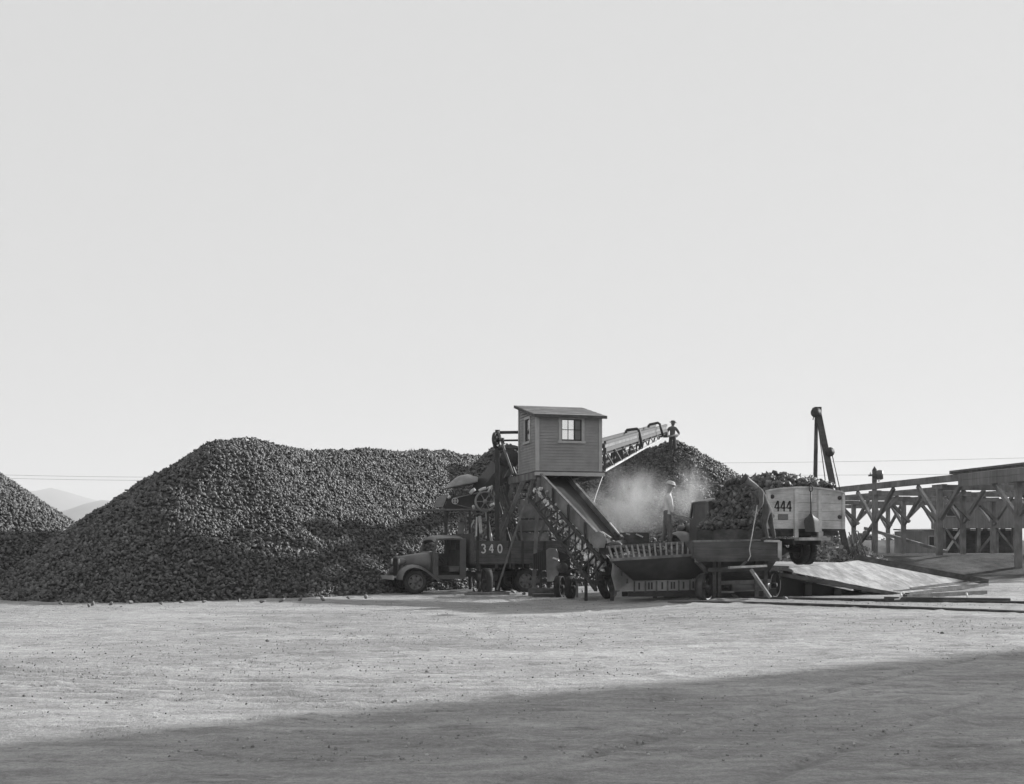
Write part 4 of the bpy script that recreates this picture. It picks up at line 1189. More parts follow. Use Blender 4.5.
q.build('fitting', 'number_sunlit_white', es)  # fittings whitened in place of sun on the metal
q = MB(); 
for (xx, y0, y1) in ((489, 486, 497), (491.5, 485, 494), (494, 488, 496)): q.tube([W(xx, y1, D - .2), W(xx + .4, y0, D - .2)], .025, 6)
q.tube([W(486, 489, D - .2), W(490, 486.5, D - .2), W(494, 489, D - .2)], .03, 6); q.build('pipe', 'number_sunlit_white', es)  # white here stands for sunlight on the pipes
for (x0_, y0_, x1_, y1_, w, m) in ((486.2, 511.5, 492, 543, .085, 'number_sunlit_white'), (476.7, 517, 476.2, 536, .06, 'number_sunlit_white'), (479.5, 516, 481, 533, .09, 'number_sunlit_white'),
        (465.5, 514, 466, 560, .06, 'old_timber'), (461, 514, 465, 522, .05, 'old_timber'), (466, 514.5, 480, 513.5, .04, 'sheet_metal'), (468, 516, 472, 512.5, .07, 'number_sunlit_white'),
        (474, 520, 467, 535, .05, 'number_sunlit_white'), (487, 528, 481, 541, .05, 'sheet_metal'), (476, 536, 468, 538, .05, 'number_sunlit_white'), (493, 513, 498, 528, .04, 'old_timber'), (498, 528, 495, 545, .04, 'sheet_metal')):
    q = MB(); q.beam(W(x0_, y0_, D - .2), W(x1_, y1_, D - .3), w, w); q.build('strut', m, es)  # the white struts carry sunlight in their colour
for xx in (446, 470, 488):
    for dy in (-.35, .35):
        p = W(xx, 511, D); q = MB(); q.beam(V(p.x, p.y + dy, -.05), V(p.x, p.y + dy, p.z), .09, .09); q.build('leg', 'black_iron', es)
q = MB(); p0, p1 = W(458, 522, 44.0), W(464, 536, 44.0); q.box((p0 + p1) / 2, (p1.x - p0.x, .05, p0.z - p1.z)); q.build('panel', 'sheet_metal', es)
# rope hanging from the shed
q = MB(); q.tube([W(603, 475, 40), W(597, 492, 39.2), W(592, 508, 38.0), W(590, 513, 37.6)], .016, 6); o = q.build('rope', 'rope'); tag(o, 'thin pale rope running down from the shed corner to the belt trough', 'rope')

# ------------------------------------------------------------------ derrick behind the ramp
dr = empty('derrick', W(830, 560, 42), 0, 'tall leaning two-pole derrick with cables, standing behind the 444 truck', 'derrick')
D = 42.0; apex = W(816.5, 412, D); mb_ = W(813.5, 560, D + .6); bb = W(854, 562, D - .6)
mb_.z = gz(mb_.x, mb_.y); bb.z = gz(bb.x, bb.y)
q = MB(); q.tube([mb_ - V(0, 0, .1), apex], [.11, .065], 10); q.build('mast', 'dark_wood', dr)
q = MB(); q.beam(bb - V(0, 0, .1), apex + V(.0, -.14, .05), .19, .19, up=(0, 1, 0)); q.build('boom', 'dark_wood', dr)
q = MB(); q.box(apex + V(0, -.05, .05), (.24, .4, .22)); q.build('head_block', 'black_iron', dr)
q = MB(); q.lathe([(-.06, .18), (.06, .18)], W(816, 412.5, D - .28), (.1, -1, 0), 18); q.build('sheave', 'black_iron', dr)
q = MB(); q.lathe([(-.07, .17), (.07, .17)], W(829.5, 452, D - .35), (.1, -1, 0), 18); q.build('sheave', 'black_iron', dr)
for a_, b_, D2 in (((814, 414), (813, 420), 0), ((817, 416), (826, 486), .15), ((820, 418), (829, 452), -.2), ((832, 454), (840, 490), -.3), ((826, 486), (828, 540), .1)):
    q = MB(); q.tube([W(a_[0], a_[1], D + D2), W(b_[0], b_[1], D + D2)], .018, 6); q.build('cable', 'wire', dr)

# ------------------------------------------------------------------ brush heap of beet tops between ramp and derrick
def leafy(name, pts, size, r, label, cat, tone=(.4, 1.8), kind='stuff', m='leaf'):
    n = len(pts); base = np.array([(-.5, 0, 0), (0, -.28, .06), (.5, 0, 0), (0, .28, .06)]); rot = rand_rot(n, r)
    P = np.einsum('nij,vj->nvi', rot, base) * (size * r.uniform(.5, 1.5, n))[:, None, None] + pts[:, None]
    Fs = np.array([[0, 1, 2], [0, 2, 3]])[None] + (np.arange(n) * 4)[:, None, None]
    me = fast_mesh(name, P.reshape(-1, 3), Fs.reshape(-1, 3), False)
    at = me.attributes.new('tone', 'FLOAT', 'POINT'); at.data.foreach_set('value', np.repeat(r.uniform(*tone, n), 4).astype(np.float32))
    me.materials.append(M[m]); o = bpy.data.objects.new(name, me); COL.objects.link(o)
    if label: tag(o, label, cat, kind=kind)
    return o


rr = np.random.default_rng(15)
n = 6000; px = rr.uniform(9.6, 15, n); py = rr.uniform(40.6, 44.5, n)
hh = np.maximum(0, 2.0 - .55 * np.abs(px - 11.6) ** 1.15 - .5 * np.abs(py - 42.6)) + .2
pz = ground_z(px, py) + hh * rr.uniform(.0, 1, n) ** .4
leafy('brush_heap', np.stack([px, py, pz], -1), .17, rr, 'heap of dry weeds and beet tops behind the kerb of the ramp', 'brush heap', (1.3, 4.5))
for i in range(12):
    a_ = W(rr.uniform(846, 858), rr.uniform(527, 545), 41.2); b_ = V(a_.x + rr.uniform(-.1, .8), 41.0, .45)
    q = MB(); mid = a_.lerp(b_, .5) + V(rr.uniform(-.08, .08), 0, rr.uniform(0, .1)); q.tube([a_, mid, b_], .022, 5); o = q.build('stick', 'twig')
    tag(o, 'thin dark stick leaning on the brush heap beside the derrick foot', 'stick', 'sticks leaning on the brush heap')

# ------------------------------------------------------------------ timber trestle
tr = empty('timber_trestle', V(18, 52, 1.24), 0, 'long timber trestle with knee-braced posts in rows on the bank at right', 'trestle')
ZT = 4.69
def row_pt(w, Y): return V(28.18 - 0.193 * Y + w, Y, 0)
rdir = (row_pt(0, 60) - row_pt(0, 50)).normalized(); cdir = V(rdir.y, -rdir.x, 0)
for ri, w in enumerate((0, 5.0, 10.5)):
    off = (0, 1.3, 2.4)[ri]
    q = MB(); q.beam(row_pt(w, 43.2) + V(0, 0, ZT - .17), row_pt(w, 74) + V(0, 0, ZT - .14), .24, .28); q.build('stringer', 'trestle_timber', tr)
    for Y in (44.5, 49.9, 55.4, 60.9, 66.4, 72):
        Y = Y + off; p = row_pt(w, Y); g = gz(p.x, p.y)
        q = MB(); q.beam(V(p.x, p.y, g - .1), V(p.x, p.y, ZT - .58), .21, .21, up=(1, .1, 0)); q.build('post', 'trestle_timber', tr)
        q = MB(); q.beam(p + V(0, 0, ZT - .48) - rdir * .42, p + V(0, 0, ZT - .48) + rdir * .42, .22, .2); q.build('corbel', 'trestle_timber', tr)
        for s in (1, -1):
            q = MB(); q.beam(p + V(0, 0, ZT - 1.85) + rdir * .1 * s, p + V(0, 0, ZT - .36) + rdir * 1.75 * s, .14, .15); q.build('knee_brace', 'trestle_timber', tr)
        if ri < 2:
            q = MB(); q.beam(p + V(0, 0, ZT - .5) , row_pt(w + (5.0, 5.5)[ri], Y + .7) + V(0, 0, ZT - .5), .2, .22); q.build('cap', 'trestle_timber', tr)
            for s, pp in ((1, p), (-1, row_pt(w + (5.0, 5.5)[ri], Y + .7))):
                q = MB(); q.beam(pp + V(0, 0, ZT - 1.75), pp + V(0, 0, ZT - .63) + cdir * s * 1.2, .15, .15); q.build('knee_brace', 'trestle_timber', tr)
for (Y, w, Y2) in ((56.0, 0.2, 61.5), (66.8, 5.2, 62)):
    p = row_pt(w, Y); p2 = row_pt(w, Y2)
    q = MB(); q.beam(V(p.x, p.y, ZT - 2.0), V(p2.x + .9, p2.y - 3, 1.35), .12, .16); q.build('raker', 'trestle_timber', tr)
q = MB()
for k in range(60): Y = 34.4 + k * .66; q.beam(row_pt(-.1, Y) + V(0, 0, ZT + .05), row_pt(7.4, Y) + V(0, 0, ZT + .05), .16, .10)
q = MB(); q.beam(row_pt(.0, 43.2) + V(0, 0, ZT + .06), row_pt(0, 49) + V(0, 0, ZT + .06), .2, .12); q.build('guard_timber', 'trestle_timber', tr)
# boarded bin on the near end of the trestle
bn = empty('boarded_bin', row_pt(3, 44) + V(0, 0, ZT + .06), 0, 'low boarded bin on top of the trestle at the right edge', 'bin')
q = MB()
for k in range(2):
    z = ZT + .015 - .45 + k * .27; q.beam(row_pt(-.16, 43.2) + V(0, 0, z), row_pt(-.16, 48.2) + V(0, 0, z), .05, .262)
q.build('board_wall', 'barn_board', bn)
q = MB(); q.prism([row_pt(-.2, 43.0) + V(0, 0, ZT + .065), row_pt(-.2, 48.8) + V(0, 0, ZT + .065), row_pt(2.3, 48.8) + V(0, 0, ZT + .30), row_pt(2.3, 43.0) + V(0, 0, ZT + .30)], (0, 0, .08)); q.build('roof', 'roof_felt', bn)

# ------------------------------------------------------------------ buildings on the bank
def hut(name, x0, x1, y0, y1, z0, z1, label, wm='shed_wall', wins=(), door=None, roofover=.06):
    r0 = empty(name, V((x0 + x1) / 2, (y0 + y1) / 2, z0), 0, label, 'building', 'buildings behind the trestle')
    q = MB(); q.span((x0, y0, z0 - .2), (x1, y0 + .1, z1)); q.span((x0, y0 + .1, z0 - .2), (x0 + .1, y1, z1)); q.span((x1 - .1, y0 + .1, z0 - .2), (x1, y1, z1)); q.span((x0 + .1, y1 - .1, z0 - .2), (x1 - .1, y1, z1))
    n = int((x1 - x0) / .3)
    for k in range(n): xx = x0 + (k + .5) * (x1 - x0) / n; q.span((xx - .02, y0 - .02, z0), (xx + .02, y0 - .002, z1 - .02))
    q.build('wall', wm, r0)
    q = MB(); q.prism([(x0 - roofover, y0 - roofover, z1 + .005), (x0 - roofover, y1 + roofover, z1 + .08), (x0 - roofover, y1 + roofover, z1 + .16), (x0 - roofover, y0 - roofover, z1 + .09)], (x1 - x0 + 2 * roofover, 0, 0)); q.build('roof', 'roof_felt', r0)
    for (wx, wz, ww, wh) in wins:
        q = MB(); q.span((wx - ww / 2 - .05, y0 - .06, wz - wh / 2 - .05), (wx + ww / 2 + .05, y0 - .022, wz + wh / 2 + .05)); wo = q.build('window', 'trim_paint', r0)
        q = MB(); q.span((wx - ww / 2, y0 - .075, wz - wh / 2), (wx + ww / 2, y0 - .062, wz + wh / 2)); q.build('pane', 'black_glass', wo)
    if door:
        q = MB(); q.span((door - .4, y0 - .06, z0), (door + .4, y0 - .022, z0 + 1.9)); do = q.build('door', 'dark_wood', r0)
        q = MB(); q.span((door + .25, y0 - .09, z0 + .95), (door + .3, y0 - .061, z0 + 1.08)); q.build('handle', 'bright_metal', do)
    return r0


mat('black_glass', .03, .15, .2, 5, spec=.6)
Db = 72.0; sx = lambda px, D=Db: (px - CX) / F * D; szz = lambda py, D=Db: CAMH + (YH - py) * D / F
hut('small_shed', sx(904), sx(937), Db, Db + 1.8, 1.2, szz(531), 'small pale flat-roofed shed seen between the trestle posts', 'pale_shed' if False else 'shed_wall', wins=((sx(933), szz(541), .5, .55),), door=None)
Db2 = 78.0; s2 = lambda px: sx(px, Db2); z2 = lambda py: szz(py, Db2)
big = hut('loading_house', s2(944), s2(1035), Db2, Db2 + 2.4, z2(525), z2(500), 'dark boarded loading house raised on posts behind the trestle at right', 'barn_board', wins=((s2(951), z2(510), .6, .8),))
q = MB(); q.span((s2(944.5), Db2 - .05, z2(517)), (s2(958), Db2 - .03, z2(503))); q.build('hatch', 'sheet_metal', big)
for px in (945, 962, 980, 998, 1016, 1033):
    for dy in (.3, 2.1):
        q = MB(); q.beam(V(s2(px), Db2 + dy, 1.1), V(s2(px), Db2 + dy, z2(525) - .21), .25, .25); q.build('post', 'old_timber', big)
for pa, pb in ((947, 962), (962, 947), (980, 998), (1016, 998)):
    q = MB(); q.beam(V(s2(pa), Db2 + .15, 1.3), V(s2(pb), Db2 + .15, z2(526) - .2), .14, .14); q.build('brace', 'pale_timber' if pa == 947 else 'old_timber', big)
# freight cars' dark bulk under it
hc = hut('storage_bin', s2(948), s2(1030), Db2 + 1.5, Db2 + 5, 1.2, z2(530), 'dark low storage bin under the raised loading house', 'dark_wood')

# ------------------------------------------------------------------ poles and wires
def utility_pole(x, y, top, label, transformer=False):
    g = gz(x, y); r0 = empty('utility_pole', V(x, y, g), 0, label, 'utility pole', 'utility poles')
    q = MB(); q.tube([V(x, y, g - .2), V(x, y, top)], [.17, .11], 10); q.build('pole', 'dark_wood', r0)
    q = MB(); q.beam(V(x - 1.1, y - .14, top - .5), V(x + 1.1, y - .14, top - .5), .1, .12); q.build('crossarm', 'dark_wood', r0)
    for dx in (-1.0, -.4, .4, 1.0):
        q = MB(); q.lathe([(0, .03), (.03, .05), (.1, .045), (.14, .02)], (x + dx, y - .14, top - .44), (0, 0, 1), 8); q.build('insulator', 'bright_metal', r0)
    return r0


tp = W(874.5, 470, 76)
g = gz(tp.x, tp.y); r0 = empty('utility_pole', V(tp.x, tp.y, g), 0, 'utility pole with a transformer drum rising above the trestle', 'utility pole', 'utility poles')
q = MB(); q.tube([V(tp.x, tp.y, g - .2), tp], [.2, .16], 10); q.lathe([(0, .16), (.25, .01)], tp, (0, 0, 1), 10); q.build('pole', 'dark_wood', r0)
p = W(879, 475, 76) - V(0, .1, 0); q = MB(); q.lathe([(-.32, .1), (-.28, .24), (.25, .24), (.32, .1)], p, (0, 0, 1), 14); q.build('transformer', 'dark_paint', r0)
q = MB(); q.beam(W(868.5, 475.5, 75.8), W(881, 474.5, 75.8), .1, .12); q.build('crossarm', 'dark_wood', r0)
q = MB(); q.lathe([(0, .05), (.12, .05), (.2, .02)], W(870.5, 475, 75.8), (0, 0, 1), 8); q.build('insulator', 'bright_metal', r0)
q = MB(); q.tube([W(879, 479.5, 75.7), W(879, 481.5, 75.7)], .06, 6); q.build('insulator', 'bright_metal', r0)
DP = 112
def wires(pa, pb, ys, label, sag=.5, D=DP):
    for i, (ya, yb) in enumerate(ys):
        a_, b_ = W(pa, ya, D), W(pb, yb, D); q = MB()
        q.tube([a_.lerp(b_, k / 16) - V(0, 0, sag * 4 * (k / 16) * (1 - k / 16)) for k in range(17)], .0125, 5); o = q.build('power_line', 'wire'); tag(o, label[i], 'power line', 'power lines')
wires(-60, 235, ((473, 477), (476.3, 480.3)), ('upper of two power lines over the hills at left', 'lower of two power lines over the hills at left'), .15)
wires(705, 1090, ((463, 456), (475, 472)), ('upper thin power line crossing the sky above the trestle', 'lower thin power line crossing the sky near the trestle top'), .12)
for px, top, lb in ((-60, 470, None), (1090, 453, None)):
    p = W(px, top, DP); utility_pole(p.x, p.y, p.z, 'utility pole beyond the left edge of the yard' if px < 0 else 'utility pole beyond the right edge of the yard')
for px, top in ((235, 474), (705, 460)):
    p = W(px, top, DP); utility_pole(p.x, p.y, p.z, 'utility pole hidden behind the long beet heap' if px < 400 else 'utility pole hidden behind the right beet heap')

# ------------------------------------------------------------------ far setting: levee, hills, bushes
def ridge(name, D, pts, depth, m, seed, amp):
    xs = np.linspace(pts[0][0], pts[-1][0], 160); ys = np.interp(xs, [p[0] for p in pts], [p[1] for p in pts])
    rows = []
    base = [W(x, y, D) for x, y in zip(xs, ys)]
    for j in range(13):
        s = j / 6 - 1; row = []
        for b0 in base:
            k = math.cos(s * math.pi / 2) ** 1.3 if abs(s) < 1 else 0
            z = max(0, b0.z + amp * float(vnoise(b0.x / (D * .02), s * 3 + seed, seed)) ) * k
            row.append(V(b0.x * (1 + s * depth / D), D + s * depth, z - .5))
        rows.append(row)
    q = MB(); q.grid(rows); o = q.build(name, m); tag(o, kind='structure'); return o


ridge('hills', 2300, [(-900, 545), (-250, 522), (-120, 505), (0, 511), (55, 514), (85, 503), (107, 500.5), (160, 512), (260, 522), (420, 535), (700, 541), (1000, 540), (1400, 538), (1800, 545)], 500, 'hill_earth', 3, 10)
ridge('hills', 3500, [(-900, 545), (-300, 510), (-100, 489), (20, 491), (55, 489), (80, 497), (120, 508), (300, 530), (600, 541), (1100, 541), (1800, 545)], 400, 'hill_earth', 5, 14)
lv = MB(); rows = []
for j, (dy, f) in enumerate(((-6, 0), (-3, .5), (-.5, 1), (2, 1), (8, 0))):
    rows.append([V(x, 150 + dy, lerp(-.1, CAMH + (YH - 540.3) * 150 / F, f)) for x in np.linspace(30, 90, 40)])
lv.grid(rows); mat('levee_grass', .11, .95, .4, 1.0, stain=.3); o = lv.build('embankment', 'levee_grass'); tag(o, kind='structure')
for px, top in ((862, 534), (868, 536), (856, 537.5), (892, 538), (1002, 536), (980, 537)):
    D = 165; c = W(px, top + 3.5, D); n = 260; pts = rr.normal(size=(n, 3)) * np.array([.75, .5, .36]) + np.array(c)
    root = empty('bush', V(c.x, D, 0), 0, 'small far-off bush on the skyline beyond the trestle', 'bush', 'bushes on the skyline')
    o = leafy('foliage', pts, .45, rr, None, None); o.parent = root; o.matrix_parent_inverse = root.matrix_basis.inverted()
    q = MB()
    for k in range(4): q.tube([V(c.x + rr.uniform(-.3, .3), D, -.2), V(c.x + rr.uniform(-.6, .6), D, c.z)], [.09, .04], 6)
    q.build('stem', 'twig', root)

# ------------------------------------------------------------------ rails, timbers, debris
def rail(a, b_, label):
    n = 40; q = MB(); pts = [a.lerp(b_, k / n) for k in range(n + 1)]
    for p in pts: p.z = gz(p.x, p.y)
    prof = [(-.06, 0), (.06, 0), (.06, .02), (.012, .035), (.012, .10), (.034, .11), (.034, .145), (-.034, .145), (-.034, .11), (-.012, .10), (-.012, .035), (-.06, .02)]
    d, s, u = frame_from(b_ - a); q.loft([[p + s * x + V(0, 0, z - .085) for x, z in prof] for p in pts], False)
    o = q.build('rail', 'worn_iron'); tag(o, label, 'rail', 'rails of the siding'); return o


rail(W(668, 600.5, 30.0), W(1075, 616, 24.5), 'nearer steel rail half sunk in the dirt in front of the plank wagon and ramp')
rail(W(690, 594.5, 32.4), W(1075, 605, 28.4), 'farther steel rail running under the hopper and past the ramp foot')
for (x0_, y0_, D0, x1_, y1_, D1, w, lb) in ((884, 600.2, 30.2, 1010, 603.0, 29.3, .24, 'long dark timber lying flat at the foot of the ramp'), (905, 598.2, 31.6, 985, 590, 34.5, .14, 'thin plank at the right corner of the ramp foot')):
    q = MB(); a_, b_ = W(x0_, y0_, D0), W(x1_, y1_, D1); a_.z = gz(a_.x, a_.y) + .05; b_.z = gz(b_.x, b_.y) + .05; q.beam(a_, b_, w, .13); o = q.build('timber', 'dark_wood'); tag(o, lb, 'timber')
for px, lb in ((897, 'small pale hooked iron on the long timber, left one'), (963, 'small pale hooked iron on the long timber, right one')):
    p = W(px, 601, 29.9); z = gz(p.x, p.y) + .12; q = MB(); q.tube([V(p.x - .1, p.y - .1, z - .06), V(p.x + .02, p.y - .1, z - .05), V(p.x + .09, p.y - .08, z + .03), V(p.x + .07, p.y - .05, z + .12)], .022, 6); o = q.build('iron_hook', 'bright_metal'); tag(o, lb, 'iron hook', 'iron hooks by the ramp foot')
for (x, y, D, l, w, h, a, m, lb) in ((487, 590.5, 38.2, 1.5, .16, .08, .1, 'old_timber', 'plank lying on the dirt under the 340 truck box'), (548, 590.5, 36.8, 1.0, .28, .10, .15, 'dark_wood', 'dark board lying on the dirt below the engine housing'),
        (543, 587.5, 37.3, .9, .35, .26, -.3, 'dark_wood', 'low dark crate-like block among the scrap below the engine housing'), (592, 586.5, 34.8, .7, .2, .06, .3, 'pale_timber', 'short pale board left of the largest wheel'), (589, 589, 34.2, .8, .18, .05, .1, 'pale_timber', 'second short pale board, nearer the yard, left of the largest wheel'),
        (440, 593.5, 39.6, 1.9, .10, .05, .12, 'pale_timber', 'thin pale lath on the dirt behind the front wheel of the 340 truck'), (577, 586, 35.3, .07, .07, .40, 0, 'old_timber', 'short upright pale stake beside the small wheel')):
    p = W(x, y, D); g = gz(p.x, p.y); q = MB(); q.box((p.x, p.y, g + h / 2 + .01), (l, w, h), Matrix.Rotation(a, 3, 'Z')); o = q.build('board' if h < .4 else 'stake', m); tag(o, lb, 'board')
# scrap and spilt beets lying singly on the dirt
single = None
spots = []
for x, y in ((527, 589), (530, 586.5), (534, 588), (537, 585.5), (540, 589), (545, 586), (550, 588), (556, 588.5), (524, 591), (575, 591), (583, 590), (614, 592), (619, 591), (610, 594), (641, 594), (655, 595), (480, 592), (473, 591), (500, 591), (513, 590),
             (88, 607), (93, 606), (130, 604), (160, 605), (205, 603), (240, 602.5), (262, 603), (300, 601), (322, 601), (348, 599.5), (365, 599), (60, 605), (110, 606), (182, 603.5), (281, 602.5), (750, 600), (786, 602), (735, 600.5), (690, 600), (672, 598)):
    spots.append((x + rr.uniform(-1, 1), y))
for i, (x, y) in enumerate(spots):
    D = CAMH * F / (y - YH); p = W(x, y, D)
    if x > 512: D = (CAMH - .12) * F / (y - YH); p = W(x, y, D)
    if single is None:
        bp_, bf_, bt_ = beets_at(np.zeros((1, 3)), .085, rr); me = fast_mesh('loose_beet', bp_, bf_, True)
        at = me.attributes.new('tone', 'FLOAT', 'POINT'); at.data.foreach_set('value', np.full(len(bp_), 1.9, np.float32)); me.materials.append(M['beet_skin']); single = bpy.data.objects.new('loose_beet', me); o = single
    else: o = single.copy()
    COL.objects.link(o); o.location = (p.x, p.y, gz(p.x, p.y) + .05); o.rotation_euler = (rr.uniform(1, 2), rr.uniform(0, 6), rr.uniform(0, 6)); o.scale = (rr.uniform(.7, 1.3),) * 3
    where = 'by the hopper and wagon' if x > 600 else 'among the scrap under the machinery' if x > 466 else 'along the foot of the long heap'
    tag(o, 'single fallen beet lying on the dirt ' + where, 'beet', 'fallen beets ' + where)
# trodden beet leaves and scraps lying flat on the dirt
n = 800; cl = rr.integers(0, 26, n); cx_ = rr.uniform(-.46, .46, 26); cy_ = 9 + 21 * rr.uniform(0, 1, 26); cx_[:4] = (-.375, -.385, -.36, -.40); cy_[:4] = (17.6, 16.6, 18.4, 15.8)
py = cy_[cl] + rr.normal(0, .55, n); px = cx_[cl] * cy_[cl] + rr.normal(0, .8, n)
leafy('leaf_litter', np.stack([px, py, ground_z(px, py) + .008], -1), .026, rr, 'trodden dark beet leaves and scraps flattened into the dirt yard', 'leaf litter', (.3, 1.2))
# gravel and clods over the yard
n = 9000; py = 8.6 + 30 * rr.uniform(0, 1, n) ** 1.1; px = rr.uniform(-.55, .55, n) * py
pts = np.stack([px, py, ground_z(px, py) + .0], -1)
rk = rocks('gravel', pts, .014, rr, 'clod', None, (.45, 1.05)); tag(rk, kind='stuff', label='small clods and pebbles scattered over the dirt yard', cat='gravel')
n = 12; py = 8.6 + 26 * rr.uniform(0, 1, n); px = rr.uniform(-.5, .5, n) * py
rk = rocks('clods', np.stack([px, py, ground_z(px, py) + .01], -1), .034, rr, 'clod', None, (.25, .8)); tag(rk, kind='stuff', label='larger dark dirt clods strewn over the yard', cat='clods')

# ------------------------------------------------------------------ people
def person(J, hgt, label, mats, face=(1, 0, 0), hat='hat_felt', brim=.17, fingers=True, holdR=None):
    """one skinned figure; J = world joints. mats: shirt, trousers, skin, shoes"""
    k = hgt / 1.75
    names = ['pelvis', 'waist', 'chest', 'neck', 'jaw', 'head', 'crown']
    rad = {'pelvis': (.165, .12), 'waist': (.15, .11), 'chest': (.18, .125), 'neck': (.062, .06), 'jaw': (.078, .075), 'head': (.10, .088), 'crown': (.07, .065),
           'sh': (.085, .08), 'el': (.052, .05), 'wr': (.036, .032), 'hd': (.042, .024), 'hip': (.105, .11), 'kn': (.068, .066), 'an': (.046, .048), 'heel': (.046, .045), 'toe': (.042, .034)}
    head = Vector(J['head']); neck = Vector(J['neck']); hd = (head - neck).normalized()
    P = dict(J); P['jaw'] = neck.lerp(head, .55) + Vector(face) * .012 * k; P['crown'] = head + hd * .085 * k
    P['waist'] = Vector(J['pelvis']).lerp(Vector(J['chest']), .5)
    order = names[:]; edges = [('pelvis', 'waist'), ('waist', 'chest'), ('chest', 'neck'), ('neck', 'jaw'), ('jaw', 'head'), ('head', 'crown')]
    for s in 'LR':
        order += ['sh' + s, 'el' + s, 'wr' + s, 'hd' + s, 'hip' + s, 'kn' + s, 'an' + s, 'toe' + s]
        edges += [('chest', 'sh' + s), ('sh' + s, 'el' + s), ('el' + s, 'wr' + s), ('wr' + s, 'hd' + s), ('pelvis', 'hip' + s), ('hip' + s, 'kn' + s), ('kn' + s, 'an' + s), ('an' + s, 'toe' + s)]
    idx = {n: i for i, n in enumerate(order)}
    me = bpy.data.meshes.new('figure'); me.from_pydata([tuple(P[n]) for n in order], [(idx[a], idx[b]) for a, b in edges], [])
    ob = bpy.data.objects.new('figure', me); COL.objects.link(ob)
    sk = ob.modifiers.new('skin', 'SKIN'); sk.use_smooth_shade = True; sk.branch_smoothing = .6
    for n in order:
        sv = me.skin_vertices[0].data[idx[n]]; b = n[:-1] if n[-1] in 'LR' else n
        r = rad[b]; sv.radius = (r[0] * k, r[1] * k); sv.use_root = (n == 'pelvis')
    sb = ob.modifiers.new('sub', 'SUBSURF'); sb.levels = sb.render_levels = 1
    dg = bpy.context.evaluated_depsgraph_get(); dg.update()
    fm = bpy.data.meshes.new_from_object(ob.evaluated_get(dg)); bpy.data.objects.remove(ob); bpy.data.meshes.remove(me)
    bm = bmesh.new(); bm.from_mesh(fm)
    segs = [(Vector(P[a]), Vector(P[b]), a, b) for a, b in edges]
    def region(c):
        best = None
        for a, b, na, nb in segs:
            d = b - a; t = max(0, min(1, (c - a).dot(d) / max(d.length_squared, 1e-9))); dist = (c - a - d * t).length
            if best is None or dist < best[0]: best = (dist, na, nb, t)
        _, na, nb, t = best
        if nb in ('jaw', 'head', 'crown') or na == 'neck' or (nb == 'neck' and t > .7): return 2
        if nb[:2] == 'hd' or (nb[:2] == 'wr' and t > .75): return 2
        if nb[:2] in ('sh', 'el', 'wr') or nb in ('chest', 'neck') or (nb == 'waist' and t > .3): return 0
        if nb[:3] == 'toe' or (nb[:2] == 'an' and t > .9): return 3
        return 1
    for f in bm.faces: f.material_index = region(f.calc_center_median()); f.smooth = True
    # face: nose, brows, mouth, ears
    fv = Vector(face).normalized(); upv = hd; sd = fv.cross(upv).normalized(); fv = upv.cross(sd).normalized()
    hc = head.lerp(P['jaw'], .35)
    extra = MB()
    extra.add([hc + fv * .088 * k + upv * .03 * k, hc + fv * .118 * k - upv * .012 * k, hc + fv * .085 * k - upv * .02 * k + sd * .017 * k, hc + fv * .085 * k - upv * .02 * k - sd * .017 * k], [(0, 1, 2), (0, 3, 1), (1, 3, 2)], True)
    for s in (1, -1):
        extra.ball(hc + fv * .082 * k + sd * s * .03 * k + upv * .027 * k, .011 * k, 5)
        extra.ball(hc + sd * s * .085 * k - fv * .005 * k, .026 * k, 6, (.5, 1, 1.2))
    extra.beam(hc + fv * .088 * k - upv * .045 * k - sd * .022 * k, hc + fv * .088 * k - upv * .045 * k + sd * .022 * k, .01 * k, .008 * k)
    # hands: five fingers each
    for s in 'LR':
        w_, h_ = Vector(P['wr' + s]), Vector(P['hd' + s]); d = (h_ - w_).normalized(); dd, s1, u1 = frame_from(d, fv)
        curl = u1 * -.5
        for i, (off, ln) in enumerate(((-.03, .066), (-.01, .075), (.011, .071), (.03, .056))):
            b0 = h_ + s1 * off * k; m1 = b0 + (d * .6 + curl * .3) * ln * k; m2 = m1 + (d * .2 + curl * .9) * ln * .7 * k
            extra.tube([b0 - d * .02 * k, m1, m2], [.011 * k, .0095 * k, .007 * k], 6)
        b0 = w_.lerp(h_, .45) + s1 * -.03 * k; extra.tube([b0, b0 - s1 * .028 * k + d * .03 * k, b0 - s1 * .02 * k + d * .06 * k + curl * .03 * k], [.013 * k, .011 * k, .008 * k], 6)
    base = len(bm.verts); vs = [bm.verts.new(v) for v in extra.v]
    for f in extra.f:
        try: nf = bm.faces.new([vs[i] for i in f]); nf.material_index = 2; nf.smooth = True
        except ValueError: pass
    foot = (Vector(J['anL']) + Vector(J['anR'])) / 2 - V(0, 0, .07 * k)
    for v in bm.verts: v.co -= foot
    bmesh.ops.recalc_face_normals(bm, faces=bm.faces); bm.to_mesh(fm); bm.free(); fm.name = 'person'
    for n in mats: fm.materials.append(M[n])
    o = bpy.data.objects.new('person', fm); COL.objects.link(o); o.location = foot; tag(o, label, 'person')
    h = MB(); c = head + hd * .035 * k
    h.lathe([(-.012, brim * .96 * k), (0, brim * k), (.008, brim * .9 * k), (.016, .1 * k), (.05, .094 * k), (.085, .078 * k), (.097, .045 * k), (.09, .005 * k)], c, hd + fv * .06, 20, squash=(1, 1.12))
    h.build('hat', hat, o)
    return o


def P3(px, py, D): return W(px, py, D)


def sp(p, dx, dy=0, dz=0): return p + V(dx, dy, dz)


